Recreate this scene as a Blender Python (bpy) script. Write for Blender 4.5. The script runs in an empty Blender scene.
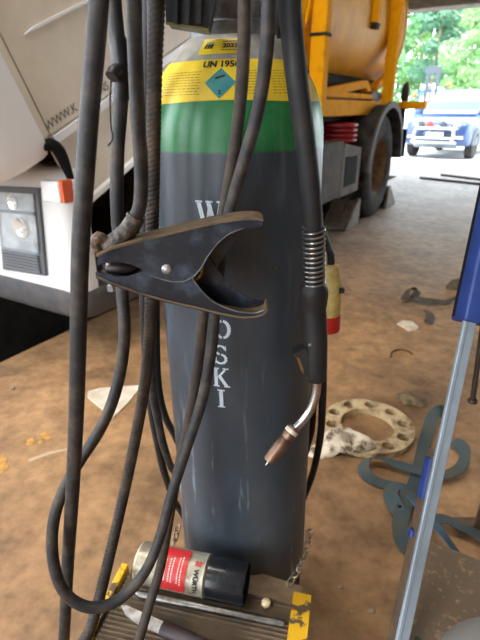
import bpy, bmesh, math, random
from mathutils import Vector, Matrix
random.seed(7)
S = bpy.context.scene
COL = S.collection
PI = math.pi

# ---------------------------------------------------------------- camera
PITCH = math.radians(23.8)
CAM_H = 1.0
cam_d = bpy.data.cameras.new('camera'); cam = bpy.data.objects.new('camera', cam_d); COL.objects.link(cam)
cam_d.sensor_fit = 'VERTICAL'; cam_d.sensor_height = 36.0; cam_d.sensor_width = 27.0; cam_d.lens = 27.0
cam_d.clip_start = 0.02; cam_d.clip_end = 300
cam.location = (0, 0, CAM_H); cam.rotation_euler = (PI/2 - PITCH, 0, 0)
cam_d.dof.use_dof = True; cam_d.dof.focus_distance = 0.60; cam_d.dof.aperture_fstop = 8.5
S.camera = cam

# ---------------------------------------------------------------- world, light, exposure
W = bpy.data.worlds.new('overcast_sky'); S.world = W; W.use_nodes = True
wn = W.node_tree.nodes; wl = W.node_tree.links
bg = wn['Background']; bg.inputs['Strength'].default_value = 10.0
tc = wn.new('ShaderNodeTexCoord'); sep = wn.new('ShaderNodeSeparateXYZ'); rp = wn.new('ShaderNodeValToRGB')
wl.new(tc.outputs['Generated'], sep.inputs[0]); wl.new(sep.outputs['Z'], rp.inputs[0]); wl.new(rp.outputs[0], bg.inputs['Color'])
rp.color_ramp.elements[0].position = 0.0; rp.color_ramp.elements[0].color = (0.86, 0.93, 1.0, 1)
rp.color_ramp.elements[1].position = 0.9; rp.color_ramp.elements[1].color = (0.72, 0.85, 1.0, 1)
sun_d = bpy.data.lights.new('sun', 'SUN'); sun = bpy.data.objects.new('sun', sun_d); COL.objects.link(sun)
sun_d.energy = 4.0; sun_d.angle = math.radians(4); sun_d.color = (1, .96, .9)
sun.rotation_euler = (math.radians(32), math.radians(-28), 0)
S.view_settings.view_transform = 'Standard'; S.view_settings.look = 'None'
S.view_settings.gamma = 1.0; S.view_settings.use_curve_mapping = False
S.view_settings.exposure = 0.05
S.cycles.use_denoising = True
S.cycles.max_bounces = 10; S.cycles.diffuse_bounces = 5; S.cycles.sample_clamp_indirect = 8.0

# ---------------------------------------------------------------- frames
CP, SP = math.cos(PITCH), math.sin(PITCH)
def ray(x, y):
    u = (x-240)/480.0; v = (320-y)/480.0
    return Vector((u, CP + SP*v, -SP + CP*v))
def at(x, y, Y):
    """world point seen at photo pixel x, y, standing Y metres ahead"""
    r = ray(x, y); t = Y/r.y
    return Vector((r.x*t, Y, CAM_H + r.z*t))
def fl(x, y, z=0.0):
    """world point seen at photo pixel x, y, lying at height z"""
    r = ray(x, y); t = (z-CAM_H)/r.z
    return Vector((r.x*t, r.y*t, z))
C30, S30 = math.cos(PI/6), 0.5
def hall(p):            # hall frame (l across, m towards the gate, z) -> world
    return Vector((C30*p[0]+S30*p[1], -S30*p[0]+C30*p[1], p[2]))
C24, S24 = math.cos(math.radians(24)), math.sin(math.radians(24))
def cabf(p):            # tilted cab frame (l, e1 rearwards, e2 up) -> world
    return hall((p[0], 1.202 + p[1]*C24 - p[2]*S24, 0.907 + p[1]*S24 + p[2]*C24))

# ---------------------------------------------------------------- materials
MATS = {}
def lin(c):
    return tuple(((v/255)/12.92 if v/255 <= .04045 else ((v/255+.055)/1.055)**2.4) for v in c) + (1,)
def mat(name, col, rough=.6, metal=0, col2=None, scale=30, lo=.4, hi=.65, bump=0, bscale=None, detail=6, spec=.5, coat=0, stretch=None, trans=0, alpha=1):
    if name in MATS: return MATS[name]
    m = bpy.data.materials.new(name); m.use_nodes = True; MATS[name] = m
    n = m.node_tree.nodes; L = m.node_tree.links; b = n['Principled BSDF']
    b.inputs['Roughness'].default_value = rough; b.inputs['Metallic'].default_value = metal
    b.inputs['Specular IOR Level'].default_value = spec; b.inputs['Coat Weight'].default_value = coat
    b.inputs['Transmission Weight'].default_value = trans; b.inputs['Alpha'].default_value = alpha
    b.inputs['Base Color'].default_value = lin(col)
    if col2 or bump:
        t = n.new('ShaderNodeTexCoord'); src = t.outputs['Object']
        if stretch:
            mp = n.new('ShaderNodeMapping'); mp.inputs['Scale'].default_value = stretch
            L.new(src, mp.inputs[0]); src = mp.outputs[0]
    if col2:
        nz = n.new('ShaderNodeTexNoise'); nz.inputs['Scale'].default_value = scale; nz.inputs['Detail'].default_value = detail
        nz.inputs['Roughness'].default_value = .65
        L.new(src, nz.inputs['Vector'])
        r = n.new('ShaderNodeValToRGB'); r.color_ramp.elements[0].position = lo; r.color_ramp.elements[1].position = hi
        r.color_ramp.elements[0].color = lin(col); r.color_ramp.elements[1].color = lin(col2)
        L.new(nz.outputs['Fac'], r.inputs[0]); L.new(r.outputs[0], b.inputs['Base Color'])
    if bump:
        nb = n.new('ShaderNodeTexNoise'); nb.inputs['Scale'].default_value = bscale or scale*3; nb.inputs['Detail'].default_value = 4
        L.new(src, nb.inputs['Vector'])
        bp = n.new('ShaderNodeBump'); bp.inputs['Strength'].default_value = bump; bp.inputs['Distance'].default_value = .002
        L.new(nb.outputs['Fac'], bp.inputs['Height']); L.new(bp.outputs[0], b.inputs['Normal'])
    return m

def emat(name, col, strength):
    m = bpy.data.materials.new(name); m.use_nodes = True; MATS[name] = m
    b = m.node_tree.nodes['Principled BSDF']
    b.inputs['Emission Color'].default_value = lin(col); b.inputs['Emission Strength'].default_value = strength
    return m

# ---------------------------------------------------------------- geometry helpers: all return (verts, faces)
def box(x0, x1, y0, y1, z0, z1):
    v = [Vector(p) for p in ((x0,y0,z0),(x1,y0,z0),(x1,y1,z0),(x0,y1,z0),(x0,y0,z1),(x1,y0,z1),(x1,y1,z1),(x0,y1,z1))]
    return v, [(0,3,2,1),(4,5,6,7),(0,1,5,4),(1,2,6,5),(2,3,7,6),(3,0,4,7)]
def rbox(x0, x1, y0, y1, z0, z1, r=.01, seg=2):
    bm = bmesh.new(); v, f = box(x0,x1,y0,y1,z0,z1)
    bv = [bm.verts.new(p) for p in v]
    for q in f: bm.faces.new([bv[i] for i in q])
    bmesh.ops.bevel(bm, geom=bm.edges[:], offset=r, segments=seg, affect='EDGES', profile=.5)
    bm.verts.index_update()
    out = [vv.co.copy() for vv in bm.verts], [tuple(vv.index for vv in ff.verts) for ff in bm.faces]
    bm.free(); return out
def xf(g, fn): return [Vector(fn(v)) for v in g[0]], g[1]
def move(g, d): return [v+Vector(d) for v in g[0]], g[1]
def join(*gs):
    V, F = [], []
    for v, f in gs:
        o = len(V); V += v; F += [tuple(i+o for i in q) for q in f]
    return V, F
def prism(poly, t0, t1, fn):
    """polygon (a, b) extruded over t; fn(a, b, t) -> point"""
    n = len(poly); V = [Vector(fn(a,b,t0)) for a,b in poly] + [Vector(fn(a,b,t1)) for a,b in poly]
    F = [tuple(range(n))[::-1], tuple(range(n, 2*n))] + [(i, (i+1)%n, n+(i+1)%n, n+i) for i in range(n)]
    return V, F
def lathe(prof, n=32, a0=0, a1=2*PI, cap=True):
    full = abs(a1-a0) > 2*PI-1e-4; k = n if full else n+1
    V = []; F = []
    for r, z in prof:
        for i in range(k):
            a = a0+(a1-a0)*i/n; V.append(Vector((r*math.cos(a), r*math.sin(a), z)))
    for j in range(len(prof)-1):
        for i in range(n):
            i2 = (i+1) % k
            F.append((j*k+i, j*k+i2, (j+1)*k+i2, (j+1)*k+i))
    if cap and full:
        if prof[0][0] > 1e-6: F.append(tuple(range(k))[::-1])
        if prof[-1][0] > 1e-6: F.append(tuple((len(prof)-1)*k+i for i in range(k)))
    return V, F
def frame_z(d):
    d = Vector(d).normalized(); return d.to_track_quat('Z', 'Y').to_matrix()
def along(g, p0, p1):
    """place geometry built along +Z from the origin so that it starts at p0 and points at p1"""
    m = frame_z(Vector(p1)-Vector(p0)); return [m @ v + Vector(p0) for v in g[0]], g[1]
def cyl(p0, p1, r, n=16, r2=None):
    L = (Vector(p1)-Vector(p0)).length
    return along(lathe([(r,0),(r if r2 is None else r2, L)], n), p0, p1)
def spline(pts, step=.006):
    P = [Vector(p) for p in pts]
    P = [P[0]*2-P[1]] + P + [P[-1]*2-P[-2]]
    out = []
    for i in range(1, len(P)-2):
        a, b, c, d = P[i-1:i+3]; n = max(2, int((c-b).length/step))
        for k in range(n):
            t = k/n
            out.append(.5*((2*b)+(c-a)*t+(2*a-5*b+4*c-d)*t*t+(3*b-a-3*c+d)*t**3))
    out.append(P[-2]); return out
def tube(path, r, n=12, rfun=None, cap=True):
    """r: number or list; rfun(s, ang) multiplies"""
    V, F = [], []; m = len(path); up = None; s = 0
    for i, p in enumerate(path):
        t = (path[min(i+1,m-1)]-path[max(i-1,0)]).normalized()
        if up is None: up = t.orthogonal().normalized()
        up = (up - t*up.dot(t)).normalized(); sd = t.cross(up)
        if i: s += (p-path[i-1]).length
        rr = r[i] if isinstance(r, (list,tuple)) else r
        for k in range(n):
            a = 2*PI*k/n; q = rr*(rfun(s,a) if rfun else 1)
            V.append(p+up*(q*math.cos(a))+sd*(q*math.sin(a)))
    for i in range(m-1):
        for k in range(n):
            k2 = (k+1)%n; F.append((i*n+k, i*n+k2, (i+1)*n+k2, (i+1)*n+k))
    if cap: F += [tuple(range(n))[::-1], tuple((m-1)*n+k for k in range(n))]
    return V, F
def ribbon(path, w, th, twist):
    """flat band; twist(i/m) turns it about its path, 0 lies flat"""
    V, F = [], []; m = len(path)
    for i, p in enumerate(path):
        t = (path[min(i+1,m-1)]-path[max(i-1,0)]).normalized()
        sd = t.cross(Vector((0,0,1))); sd.normalize(); up = sd.cross(t)
        a = twist(i/(m-1)); s2 = sd*math.cos(a)+up*math.sin(a); u2 = up*math.cos(a)-sd*math.sin(a)
        c = p + Vector((0,0,abs(math.sin(a))*w/2))
        V += [c-s2*(w/2)-u2*(th/2), c+s2*(w/2)-u2*(th/2), c+s2*(w/2)+u2*(th/2), c-s2*(w/2)+u2*(th/2)]
    for i in range(m-1):
        for k in range(4):
            k2 = (k+1)%4; F.append((i*4+k, i*4+k2, (i+1)*4+k2, (i+1)*4+k))
    F += [(3,2,1,0), tuple((m-1)*4+k for k in range(4))]
    return V, F
def sphere(c, rx, ry=None, rz=None, n=16, m=10):
    ry = rx if ry is None else ry; rz = rx if rz is None else rz
    g = lathe([(max(1e-7, math.sin(PI*i/m)), -math.cos(PI*i/m)) for i in range(m+1)], n, cap=False)
    return [Vector((c[0]+v.x*rx, c[1]+v.y*ry, c[2]+v.z*rz)) for v in g[0]], g[1]
def torus(R, r, n=16, m=6, sx=1.0):
    V, F = [], []
    for i in range(n):
        a = 2*PI*i/n
        for j in range(m):
            b = 2*PI*j/m; q = R+r*math.cos(b)
            V.append(Vector((q*math.cos(a)*sx, q*math.sin(a), r*math.sin(b))))
    for i in range(n):
        for j in range(m):
            F.append((i*m+j, ((i+1)%n)*m+j, ((i+1)%n)*m+(j+1)%m, i*m+(j+1)%m))
    return V, F
def text2d(s, size=1.0, bold=0.0, xscale=1.0):
    cu = bpy.data.curves.new('lettering', 'FONT'); cu.body = s; cu.size = size; cu.align_x = 'CENTER'; cu.align_y = 'CENTER'
    cu.offset = bold; cu.resolution_u = 3
    o = bpy.data.objects.new('lettering', cu); COL.objects.link(o)
    dg = bpy.context.evaluated_depsgraph_get(); me = bpy.data.meshes.new_from_object(o.evaluated_get(dg))
    g = [v.co.copy() for v in me.vertices], [tuple(p.vertices) for p in me.polygons]
    bpy.data.objects.remove(o); bpy.data.curves.remove(cu); bpy.data.meshes.remove(me)
    xs = [v.x for v in g[0]]; ys = [v.y for v in g[0]]
    cx, cy = (min(xs)+max(xs))/2, (min(ys)+max(ys))/2
    return [Vector(((v.x-cx)*xscale, v.y-cy, 0)) for v in g[0]], g[1]

def sub2(g, cuts=3):
    bm = bmesh.new(); bv = [bm.verts.new(p) for p in g[0]]
    for q in g[1]: bm.faces.new([bv[i] for i in q])
    bmesh.ops.subdivide_edges(bm, edges=bm.edges[:], cuts=cuts, use_grid_fill=True)
    bm.verts.index_update(); o = [v.co.copy() for v in bm.verts], [tuple(v.index for v in f.verts) for f in bm.faces]; bm.free(); return o

# ---------------------------------------------------------------- object helpers
def chain_matrix(o):
    m = Matrix.Identity(4)
    while o is not None: m = o.matrix_basis @ m; o = o.parent
    return m
def tag(o, label=None, cat=None, group=None, kind=None):
    if label: o['label'] = label
    if cat: o['category'] = cat
    if group: o['group'] = group
    if kind: o['kind'] = kind
    return o
def thing(name, loc, label, cat, rz=0, group=None):
    o = bpy.data.objects.new(name, None); COL.objects.link(o); o.empty_display_size = .1
    o.location = loc; o.rotation_euler = (0,0,rz)
    return tag(o, label, cat, group)
def mk(name, geo, m, parent=None, smooth=False, label=None, cat=None, group=None, kind=None, fn=None, local=False, bevel=0):
    V, F = geo
    if fn: V = [Vector(fn(v)) for v in V]
    me = bpy.data.meshes.new(name); o = bpy.data.objects.new(name, me); COL.objects.link(o)
    if parent is not None:
        o.parent = parent
        if not local:
            inv = chain_matrix(parent).inverted(); V = [inv @ v for v in V]
    else:
        c = Vector(((min(v.x for v in V)+max(v.x for v in V))/2, (min(v.y for v in V)+max(v.y for v in V))/2, min(v.z for v in V)))
        V = [v-c for v in V]; o.location = c
    me.from_pydata([tuple(v) for v in V], [], F); me.materials.append(m)
    bm = bmesh.new(); bm.from_mesh(me); bmesh.ops.recalc_face_normals(bm, faces=bm.faces)
    if bevel: bmesh.ops.bevel(bm, geom=[e for e in bm.edges if len(e.link_faces) == 2 and e.calc_face_angle() > .8], offset=bevel, segments=2, affect='EDGES')
    bm.to_mesh(me); bm.free()
    if smooth:
        for p in me.polygons: p.use_smooth = True
        try: me.set_sharp_from_angle(angle=math.radians(smooth if smooth is not True else 40))
        except Exception: pass
    tag(o, label, cat, group, kind)
    return o

# ================================================================ the setting
def floor_material():
    m = bpy.data.materials.new('dirty_concrete'); m.use_nodes = True
    n = m.node_tree.nodes; L = m.node_tree.links; b = n['Principled BSDF']
    t = n.new('ShaderNodeTexCoord')
    def noise(sc, det, lo, hi, c0, c1, dist=0):
        z = n.new('ShaderNodeTexNoise'); z.inputs['Scale'].default_value = sc; z.inputs['Detail'].default_value = det
        z.inputs['Roughness'].default_value = .62; z.inputs['Distortion'].default_value = dist
        L.new(t.outputs['Object'], z.inputs['Vector'])
        r = n.new('ShaderNodeValToRGB'); r.color_ramp.elements[0].position = lo; r.color_ramp.elements[1].position = hi
        r.color_ramp.elements[0].color = c0; r.color_ramp.elements[1].color = c1
        L.new(z.outputs['Fac'], r.inputs[0]); return r
    base = noise(1.3, 8, .32, .68, lin((138,104,70)), lin((180,138,95)), .4)
    fine = noise(17, 9, .32, .68, (.58,.56,.54,1), (1.18,1.18,1.18,1))
    stain = noise(2.3, 6, .34, .50, (.52,.52,.53,1), (1,1,1,1), .6)
    grit = noise(140, 3, .26, .34, (.45,.42,.4,1), (1,1,1,1))
    def mul(a, c):
        x = n.new('ShaderNodeMix'); x.data_type = 'RGBA'; x.blend_type = 'MULTIPLY'; x.inputs[0].default_value = 1
        L.new(a, x.inputs[6]); L.new(c, x.inputs[7]); return x.outputs[2]
    o = mul(mul(mul(base.outputs[0], fine.outputs[0]), stain.outputs[0]), grit.outputs[0])
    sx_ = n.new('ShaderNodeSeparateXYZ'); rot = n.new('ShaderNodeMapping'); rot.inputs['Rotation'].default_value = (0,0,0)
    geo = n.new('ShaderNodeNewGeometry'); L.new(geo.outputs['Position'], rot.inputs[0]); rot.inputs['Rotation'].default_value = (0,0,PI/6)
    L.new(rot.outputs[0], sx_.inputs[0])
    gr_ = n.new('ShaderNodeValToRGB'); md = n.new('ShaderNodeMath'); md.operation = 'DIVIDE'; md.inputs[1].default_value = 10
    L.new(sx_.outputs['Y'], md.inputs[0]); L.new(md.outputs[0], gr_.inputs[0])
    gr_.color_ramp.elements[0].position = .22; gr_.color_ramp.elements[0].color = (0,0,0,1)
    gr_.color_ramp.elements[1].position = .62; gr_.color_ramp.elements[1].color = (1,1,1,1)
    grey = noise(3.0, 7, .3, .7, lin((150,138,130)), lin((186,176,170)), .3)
    mx = n.new('ShaderNodeMix'); mx.data_type = 'RGBA'; L.new(gr_.outputs[0], mx.inputs[0]); L.new(o, mx.inputs[6]); L.new(mul(grey.outputs[0], fine.outputs[0]), mx.inputs[7]); o = mx.outputs[2]   # gate daylight put into the colour: paler grey towards the gate
    L.new(o, b.inputs['Base Color']); b.inputs['Roughness'].default_value = .6
    b.inputs['Specular IOR Level'].default_value = .45
    z = n.new('ShaderNodeTexNoise'); z.inputs['Scale'].default_value = 60; z.inputs['Detail'].default_value = 6
    L.new(t.outputs['Object'], z.inputs['Vector'])
    bp = n.new('ShaderNodeBump'); bp.inputs['Strength'].default_value = .25; bp.inputs['Distance'].default_value = .004
    L.new(z.outputs['Fac'], bp.inputs['Height']); L.new(bp.outputs[0], b.inputs['Normal'])
    return m
GATE_M = 10.1; WL, WR, WB = -5.2, 5.5, -6.0; CEIL = 4.6
PIT = (-2.95, -1.80, .35, 8.2)         # inspection pit under the truck
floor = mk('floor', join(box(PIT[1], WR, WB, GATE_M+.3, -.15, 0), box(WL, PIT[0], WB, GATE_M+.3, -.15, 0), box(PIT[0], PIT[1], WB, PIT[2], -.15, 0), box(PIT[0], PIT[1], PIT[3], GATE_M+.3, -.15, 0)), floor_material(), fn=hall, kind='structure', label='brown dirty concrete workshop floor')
pitm = mat('pit_concrete', (60,54,48), .9, col2=(40,36,32), scale=5)
mk('pit_lining', join(box(PIT[0]-.1,PIT[0],PIT[2],PIT[3],-1.5,-.15), box(PIT[1],PIT[1]+.1,PIT[2],PIT[3],-1.5,-.15), box(PIT[0],PIT[1],PIT[2]-.1,PIT[2],-1.5,-.15), box(PIT[0],PIT[1],PIT[3],PIT[3]+.1,-1.5,-.15), box(PIT[0],PIT[1],PIT[2],PIT[3],-1.6,-1.5)), pitm, floor, fn=hall)
for a, b in ((PIT[1]-.045,PIT[1]+.005),(PIT[0]-.005,PIT[0]+.045)):
    mk('pit_edge_angle', box(a,b,PIT[2],PIT[3],-.05,-.035), mat('pit_steel', (74,68,62), .5, .6), floor, fn=hall)
GO = -.35
mk('ground_outside', prism([(GATE_M+.3,-.004),(11.2,-.02),(14.8,GO),(90,GO),(90,GO-.3),(GATE_M+.3,GO-.3)], -60, 60, lambda a,b,t: (t,a,b)), mat('pale_gravel', (196,194,190), .9, col2=(172,168,162), scale=2.0, bump=.3, bscale=30), fn=hall, kind='structure')
wallm = mat('grey_plaster', (190,184,174), .9, col2=(165,158,146), scale=3)
roofm = mat('roof_sheet', (176,172,166), .8, col2=(150,146,140), scale=2)
mk('ceiling', box(WL-.2, WR+.2, WB-.2, GATE_M+.3, CEIL, CEIL+.15), roofm, fn=hall, kind='structure')
mk('wall_left', join(box(WL-.2, WL, WB, GATE_M+.3, 0, 1.0), box(WL-.2, WL, 1.0, GATE_M+.3, 1.0, 1.3), box(WL-.2, WL, WB, -5.4, 1.0, 1.3), box(WL-.2, WL, WB, GATE_M+.3, 3.9, CEIL), box(WL-.2, WL, 1.0, GATE_M+.3, 1.3, 3.9), box(WL-.2, WL, WB, -5.4, 1.3, 3.9)), wallm, fn=hall, kind='structure')
mk('wall_right', box(WR, WR+.2, WB, GATE_M+.3, 0, CEIL), mat('dark_wall', (104,94,82), .9, col2=(84,76,66), scale=3), fn=hall, kind='structure')  # unseen wall, darkened to keep light off the cylinder's right side
mk('wall_back', join(box(WL, -4.8, WB-.2, WB, 0, CEIL), box(.6, WR, WB-.2, WB, 0, CEIL), box(-4.8, .6, WB-.2, WB, 4.2, CEIL)), wallm, fn=hall, kind='structure')
lint = mat('weathered_lintel', (120,106,88), .85, col2=(84,74,62), scale=6, bump=.3, stretch=(1,1,6))
mk('wall_front', join(box(WL, WR, GATE_M+.02, GATE_M+.28, 2.95, CEIL), box(WL, -4.9, GATE_M, GATE_M+.3, 0, 2.95), box(5.2, WR, GATE_M, GATE_M+.3, 0, 2.95)), wallm, fn=hall, kind='structure')
mk('trim_1', rbox(-5.0, 5.4, GATE_M-.1, GATE_M+.32, 2.575, 2.95, .01), lint, fn=hall, kind='structure', label='weathered lintel beam over the open gate')

# unseen ceiling lamps added as fill light for the hall
def fill_lamp(l, m, where):
    p = hall((l, m, CEIL-.12)); t = thing('ceiling_fill', p, 'added unseen twin tube ceiling fill lamp ' + where, 'lamp', rz=-PI/6)
    mk('housing', box(-.75,.75,-.12,.12,.03,.12), mat('lamp_white', (230,230,228), .5), t, local=True)
    for s in (-.06,.06):
        mk('tube', xf(cyl((-.7,0,0),(.7,0,0),.018,10), lambda v: (v.x, v.y+s, v.z+.005)), MATS.get('fill_glow') or emat('fill_glow', (255,250,240), 0.8), t, local=True)
    d = bpy.data.lights.new('fill_light', 'AREA'); d.shape = 'RECTANGLE'; d.size = 1.4; d.size_y = .2; d.energy = FILL_W; d.color = (1, .95, .88)
    o = bpy.data.objects.new('fill_light', d); COL.objects.link(o); o.parent = t; o.location = (0,0,-.03)
FILL_W = 75.0
fill_lamp(-1.2, -2.5, 'near the back gate'); fill_lamp(-1.0, .4, 'above the tipped cab')

# ================================================================ gas cylinder
steel_dark = mat('dark_steel', (70,66,62), .45, .8, col2=(96,84,72), scale=60, bump=.1)
BZ = .285
def cylinder_material():
    m = bpy.data.materials.new('cylinder_paint'); m.use_nodes = True
    n = m.node_tree.nodes; L = m.node_tree.links; b = n['Principled BSDF']
    t = n.new('ShaderNodeTexCoord'); sp_ = n.new('ShaderNodeSeparateXYZ'); L.new(t.outputs['Object'], sp_.inputs[0])
    def noise(sc, det=5, st=(1,1,1), rough=.6):
        mp = n.new('ShaderNodeMapping'); mp.inputs['Scale'].default_value = st; L.new(t.outputs['Object'], mp.inputs[0])
        z = n.new('ShaderNodeTexNoise'); z.inputs['Scale'].default_value = sc; z.inputs['Detail'].default_value = det; z.inputs['Roughness'].default_value = rough
        L.new(mp.outputs[0], z.inputs['Vector']); return z.outputs['Fac']
    def ramp(src, lo, hi, c0, c1):
        r = n.new('ShaderNodeValToRGB'); r.color_ramp.elements[0].position = lo; r.color_ramp.elements[1].position = hi
        r.color_ramp.elements[0].color = c0; r.color_ramp.elements[1].color = c1; L.new(src, r.inputs[0]); return r.outputs[0]
    def math_(op, a, c):
        x = n.new('ShaderNodeMath'); x.operation = op
        for i, s in enumerate((a, c)):
            if isinstance(s, (int,float)): x.inputs[i].default_value = s
            else: L.new(s, x.inputs[i])
        return x.outputs[0]
    def mix(f, a, c):
        x = n.new('ShaderNodeMix'); x.data_type = 'RGBA'; L.new(f, x.inputs[0])
        for i, s in ((6,a),(7,c)):
            if isinstance(s, tuple): x.inputs[i].default_value = s
            else: L.new(s, x.inputs[i])
        return x.outputs[2]
    B, Wh = (0,0,0,1), (1,1,1,1)
    zz = math_('ADD', sp_.outputs['Z'], math_('MULTIPLY', math_('SUBTRACT', noise(35), .5), .012))
    grey = ramp(noise(9, 6, (1,1,.5)), .35, .7, lin((46,54,62)), lin((64,73,82)))
    green = ramp(noise(30, 6), .35, .72, lin((22,108,54)), lin((48,130,74)))
    silver = ramp(noise(60, 8), .3, .7, lin((128,122,112)), lin((170,166,158)))
    c = mix(ramp(zz, .668, .6705, B, Wh), grey, green)
    c = mix(ramp(zz, .748, .752, B, Wh), c, silver)
    scr = ramp(noise(6, 4, (7,7,.9)), .60, .70, B, Wh)                   # long pale scrapes
    low = ramp(sp_.outputs['Z'], .05, .42, Wh, (.12,.12,.12,1))
    f = n.new('ShaderNodeMix'); f.data_type = 'RGBA'; f.blend_type = 'MULTIPLY'; f.inputs[0].default_value = 1
    L.new(scr, f.inputs[6]); L.new(low, f.inputs[7])
    c = mix(f.outputs[2], c, lin((150,156,164)))
    c = mix(ramp(noise(5, 6, (1,1,.6)), .5, .85, B, (.35,.35,.35,1)), c, lin((116,116,114)))
    chips = ramp(noise(42, 6, (1,1,.8)), .70, .715, B, Wh)
    c = mix(chips, c, lin((104,84,66)))
    L.new(c, b.inputs['Base Color'])
    L.new(ramp(noise(18, 5), .3, .7, (.30,)*3+(1,), (.46,)*3+(1,)), b.inputs['Roughness'])
    bp = n.new('ShaderNodeBump'); bp.inputs['Strength'].default_value = .06; bp.inputs['Distance'].default_value = .003
    L.new(noise(14, 5), bp.inputs['Height']); L.new(bp.outputs[0], b.inputs['Normal'])
    return m
gc = thing('gas_cylinder', (.007, .68, BZ), 'dark grey steel gas cylinder with green shoulder and yellow label standing on trolley', 'gas cylinder')
gc.rotation_euler = (0, math.radians(-1.0), math.radians(0))
RC = .1145
SH = [(.1145,.668),(.1138,.69),(.1115,.706),(.1075,.722),(.1015,.737),(.094,.750),(.085,.762),(.074,.774),(.063,.785),(.056,.792)]
body = [(1e-5,-.091),(.06,-.092),(.098,-.095),(.1075,-.094),(.112,-.091),(.1138,-.085),(.1145,-.073)]
body += [(.1145, -.073+.741*i/14) for i in range(1,14)] + SH + [(.05,.794),(1e-5,.796)]
mk('cylinder_body', lathe(body, 96, cap=False), cylinder_material(), gc, smooth=50, local=True)
collar_m = mat('neck_metal', (138,142,146), .45, .35, col2=(104,102,100), scale=50, bump=.5, bscale=160)
ring = mk('neck_ring', lathe([(.040,.786),(.053,.788),(.0545,.792),(.0545,.806),(.052,.8085),(.052,.822),(.054,.824),(.054,.836),(.0505,.841),(.040,.842)], 64, cap=False), collar_m, gc, smooth=35, local=True)
for k in range(13):                     # worn, unreadable embossed marks
    a = -.62+.105*k; h = .006+.002*((k*7)%3)/2
    mk('stamping', xf(sub2(box(-.0022,.0022,-.0006,.0006,-h/2,h/2),1), lambda v: ((.0526-v.y)*math.sin(a+v.x/.0526), -(.0526-v.y)*math.cos(a+v.x/.0526), .8152+v.z)), collar_m, ring, local=True)
mk('neck', lathe([(.040,.838),(.038,.86),(.034,.885),(.034,.90)], 40), collar_m, gc, smooth=40, local=True)
brass = mat('brass', (176,140,70), .35, .9, col2=(120,92,50), scale=40)
vl = mk('valve', join(lathe([(.016,.90),(.016,.93),(.02,.932),(.02,.955),(.012,.957),(.012,.975)], 24), xf(cyl((0,0,.943),(.05,0,.943),.011,16), lambda v: v)), brass, gc, smooth=35, local=True)
mk('hand_wheel', move(join(torus(.026,.006,24,8), box(-.026,.026,-.004,.004,-.004,.004), box(-.004,.004,-.026,.026,-.004,.004)), (0,0,.982)), mat('black_plastic', (30,30,32), .5), vl, smooth=40, local=True)
black = MATS['black_plastic']
def prof_at(z):
    P = [(RC,.3)] + SH
    for (r0,z0),(r1,z1) in zip(P, P[1:]):
        if z0 <= z <= z1: return r0+(r1-r0)*(z-z0)/(z1-z0)
    return SH[-1][0]
# arc length along the shoulder, so that print sits undistorted
ARC = [(0,.668)]
for (r0,z0),(r1,z1) in zip(SH, SH[1:]): ARC.append((ARC[-1][0]+math.hypot(r1-r0,z1-z0), z1))
def z_of(s):
    if s <= 0: return .668+s
    for (s0,z0),(s1,z1) in zip(ARC, ARC[1:]):
        if s <= s1: return z0+(z1-z0)*(s-s0)/(s1-s0)
    return ARC[-1][1]
def on_shoulder(a, s, off):
    z = z_of(s); r = prof_at(z); r2 = prof_at(min(.79,z+.002)); nz = (r-r2)/.002 if z < .788 else 1.5
    L_ = math.hypot(1, nz); rr = r+off/L_
    return Vector((rr*math.sin(a), -rr*math.cos(a), z+off*nz/L_))
def patch(a0, a1, s0, s1, off, na=48, ns=10, edge=None):
    V = []; F = []
    for j in range(ns+1):
        for i in range(na+1):
            a = a0+(a1-a0)*i/na; s = s0+(s1-s0)*j/ns
            if edge: s += edge(i/na, j/ns)
            V.append(on_shoulder(a, s, off))
    for j in range(ns):
        for i in range(na):
            q = j*(na+1)+i; F.append((q,q+1,q+na+2,q+na+1))
    return V, F
yel = mat('label_yellow', (232,198,40), .45, col2=(206,172,60), scale=25, lo=.45, hi=.75)
ink = mat('print_black', (26,26,24), .6)
def smooth_s(zt):
    for (s0,z0),(s1,z1) in zip(ARC, ARC[1:]):
        if zt <= z1: return s0+(s1-s0)*(zt-z0)/(z1-z0)
    return ARC[-1][0]
sA, sB = smooth_s(.722), smooth_s(.7645)
lab = mk('shoulder_label', patch(-1.55, 1.22, sA, sB, .0006, 64, 10, edge=lambda u,v: (-.004*math.sin(u*9)*0.35 if v < .2 else 0)), yel, gc, smooth=60, local=True, label='yellow paper shoulder label printed UN 1956')
def shoulder_print(geo, ac, sc, off, name, m, parent, rr=None):
    rr = rr or prof_at(z_of(sc))
    return mk(name, xf(geo, lambda v: on_shoulder(ac+v.x/rr, sc+v.y, off)), m, parent, local=True)
AC = -.17                               # angle of the label's middle
sm = (sA+sB)/2
shoulder_print(text2d('UN 1956', .0108, .0004), AC+.005, sB-.0068, .0011, 'lettering', ink, lab)
d_ = .0175
dia = sub2(([Vector((0,-d_,0)),Vector((d_,0,0)),Vector((0,d_,0)),Vector((-d_,0,0))],[(0,1,2,3)]), 4)
shoulder_print(dia, AC+.012, sm-.0045, .0010, 'hazard_diamond', mat('teal_print', (46,128,128), .5, col2=(70,140,138), scale=40), lab)
gl = join(([Vector((-.006,.006,0)),Vector((.005,.009,0)),Vector((.0055,.0068,0)),Vector((-.0055,.0035,0))],[(0,1,2,3)]), text2d('2', .006, .0003))
gl = (gl[0][:4] + [v+Vector((0,-.0105,0)) for v in gl[0][4:]], gl[1])
shoulder_print(gl, AC+.012, sm-.0045, .0014, 'hazard_symbol', ink, lab)
rows = []
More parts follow.
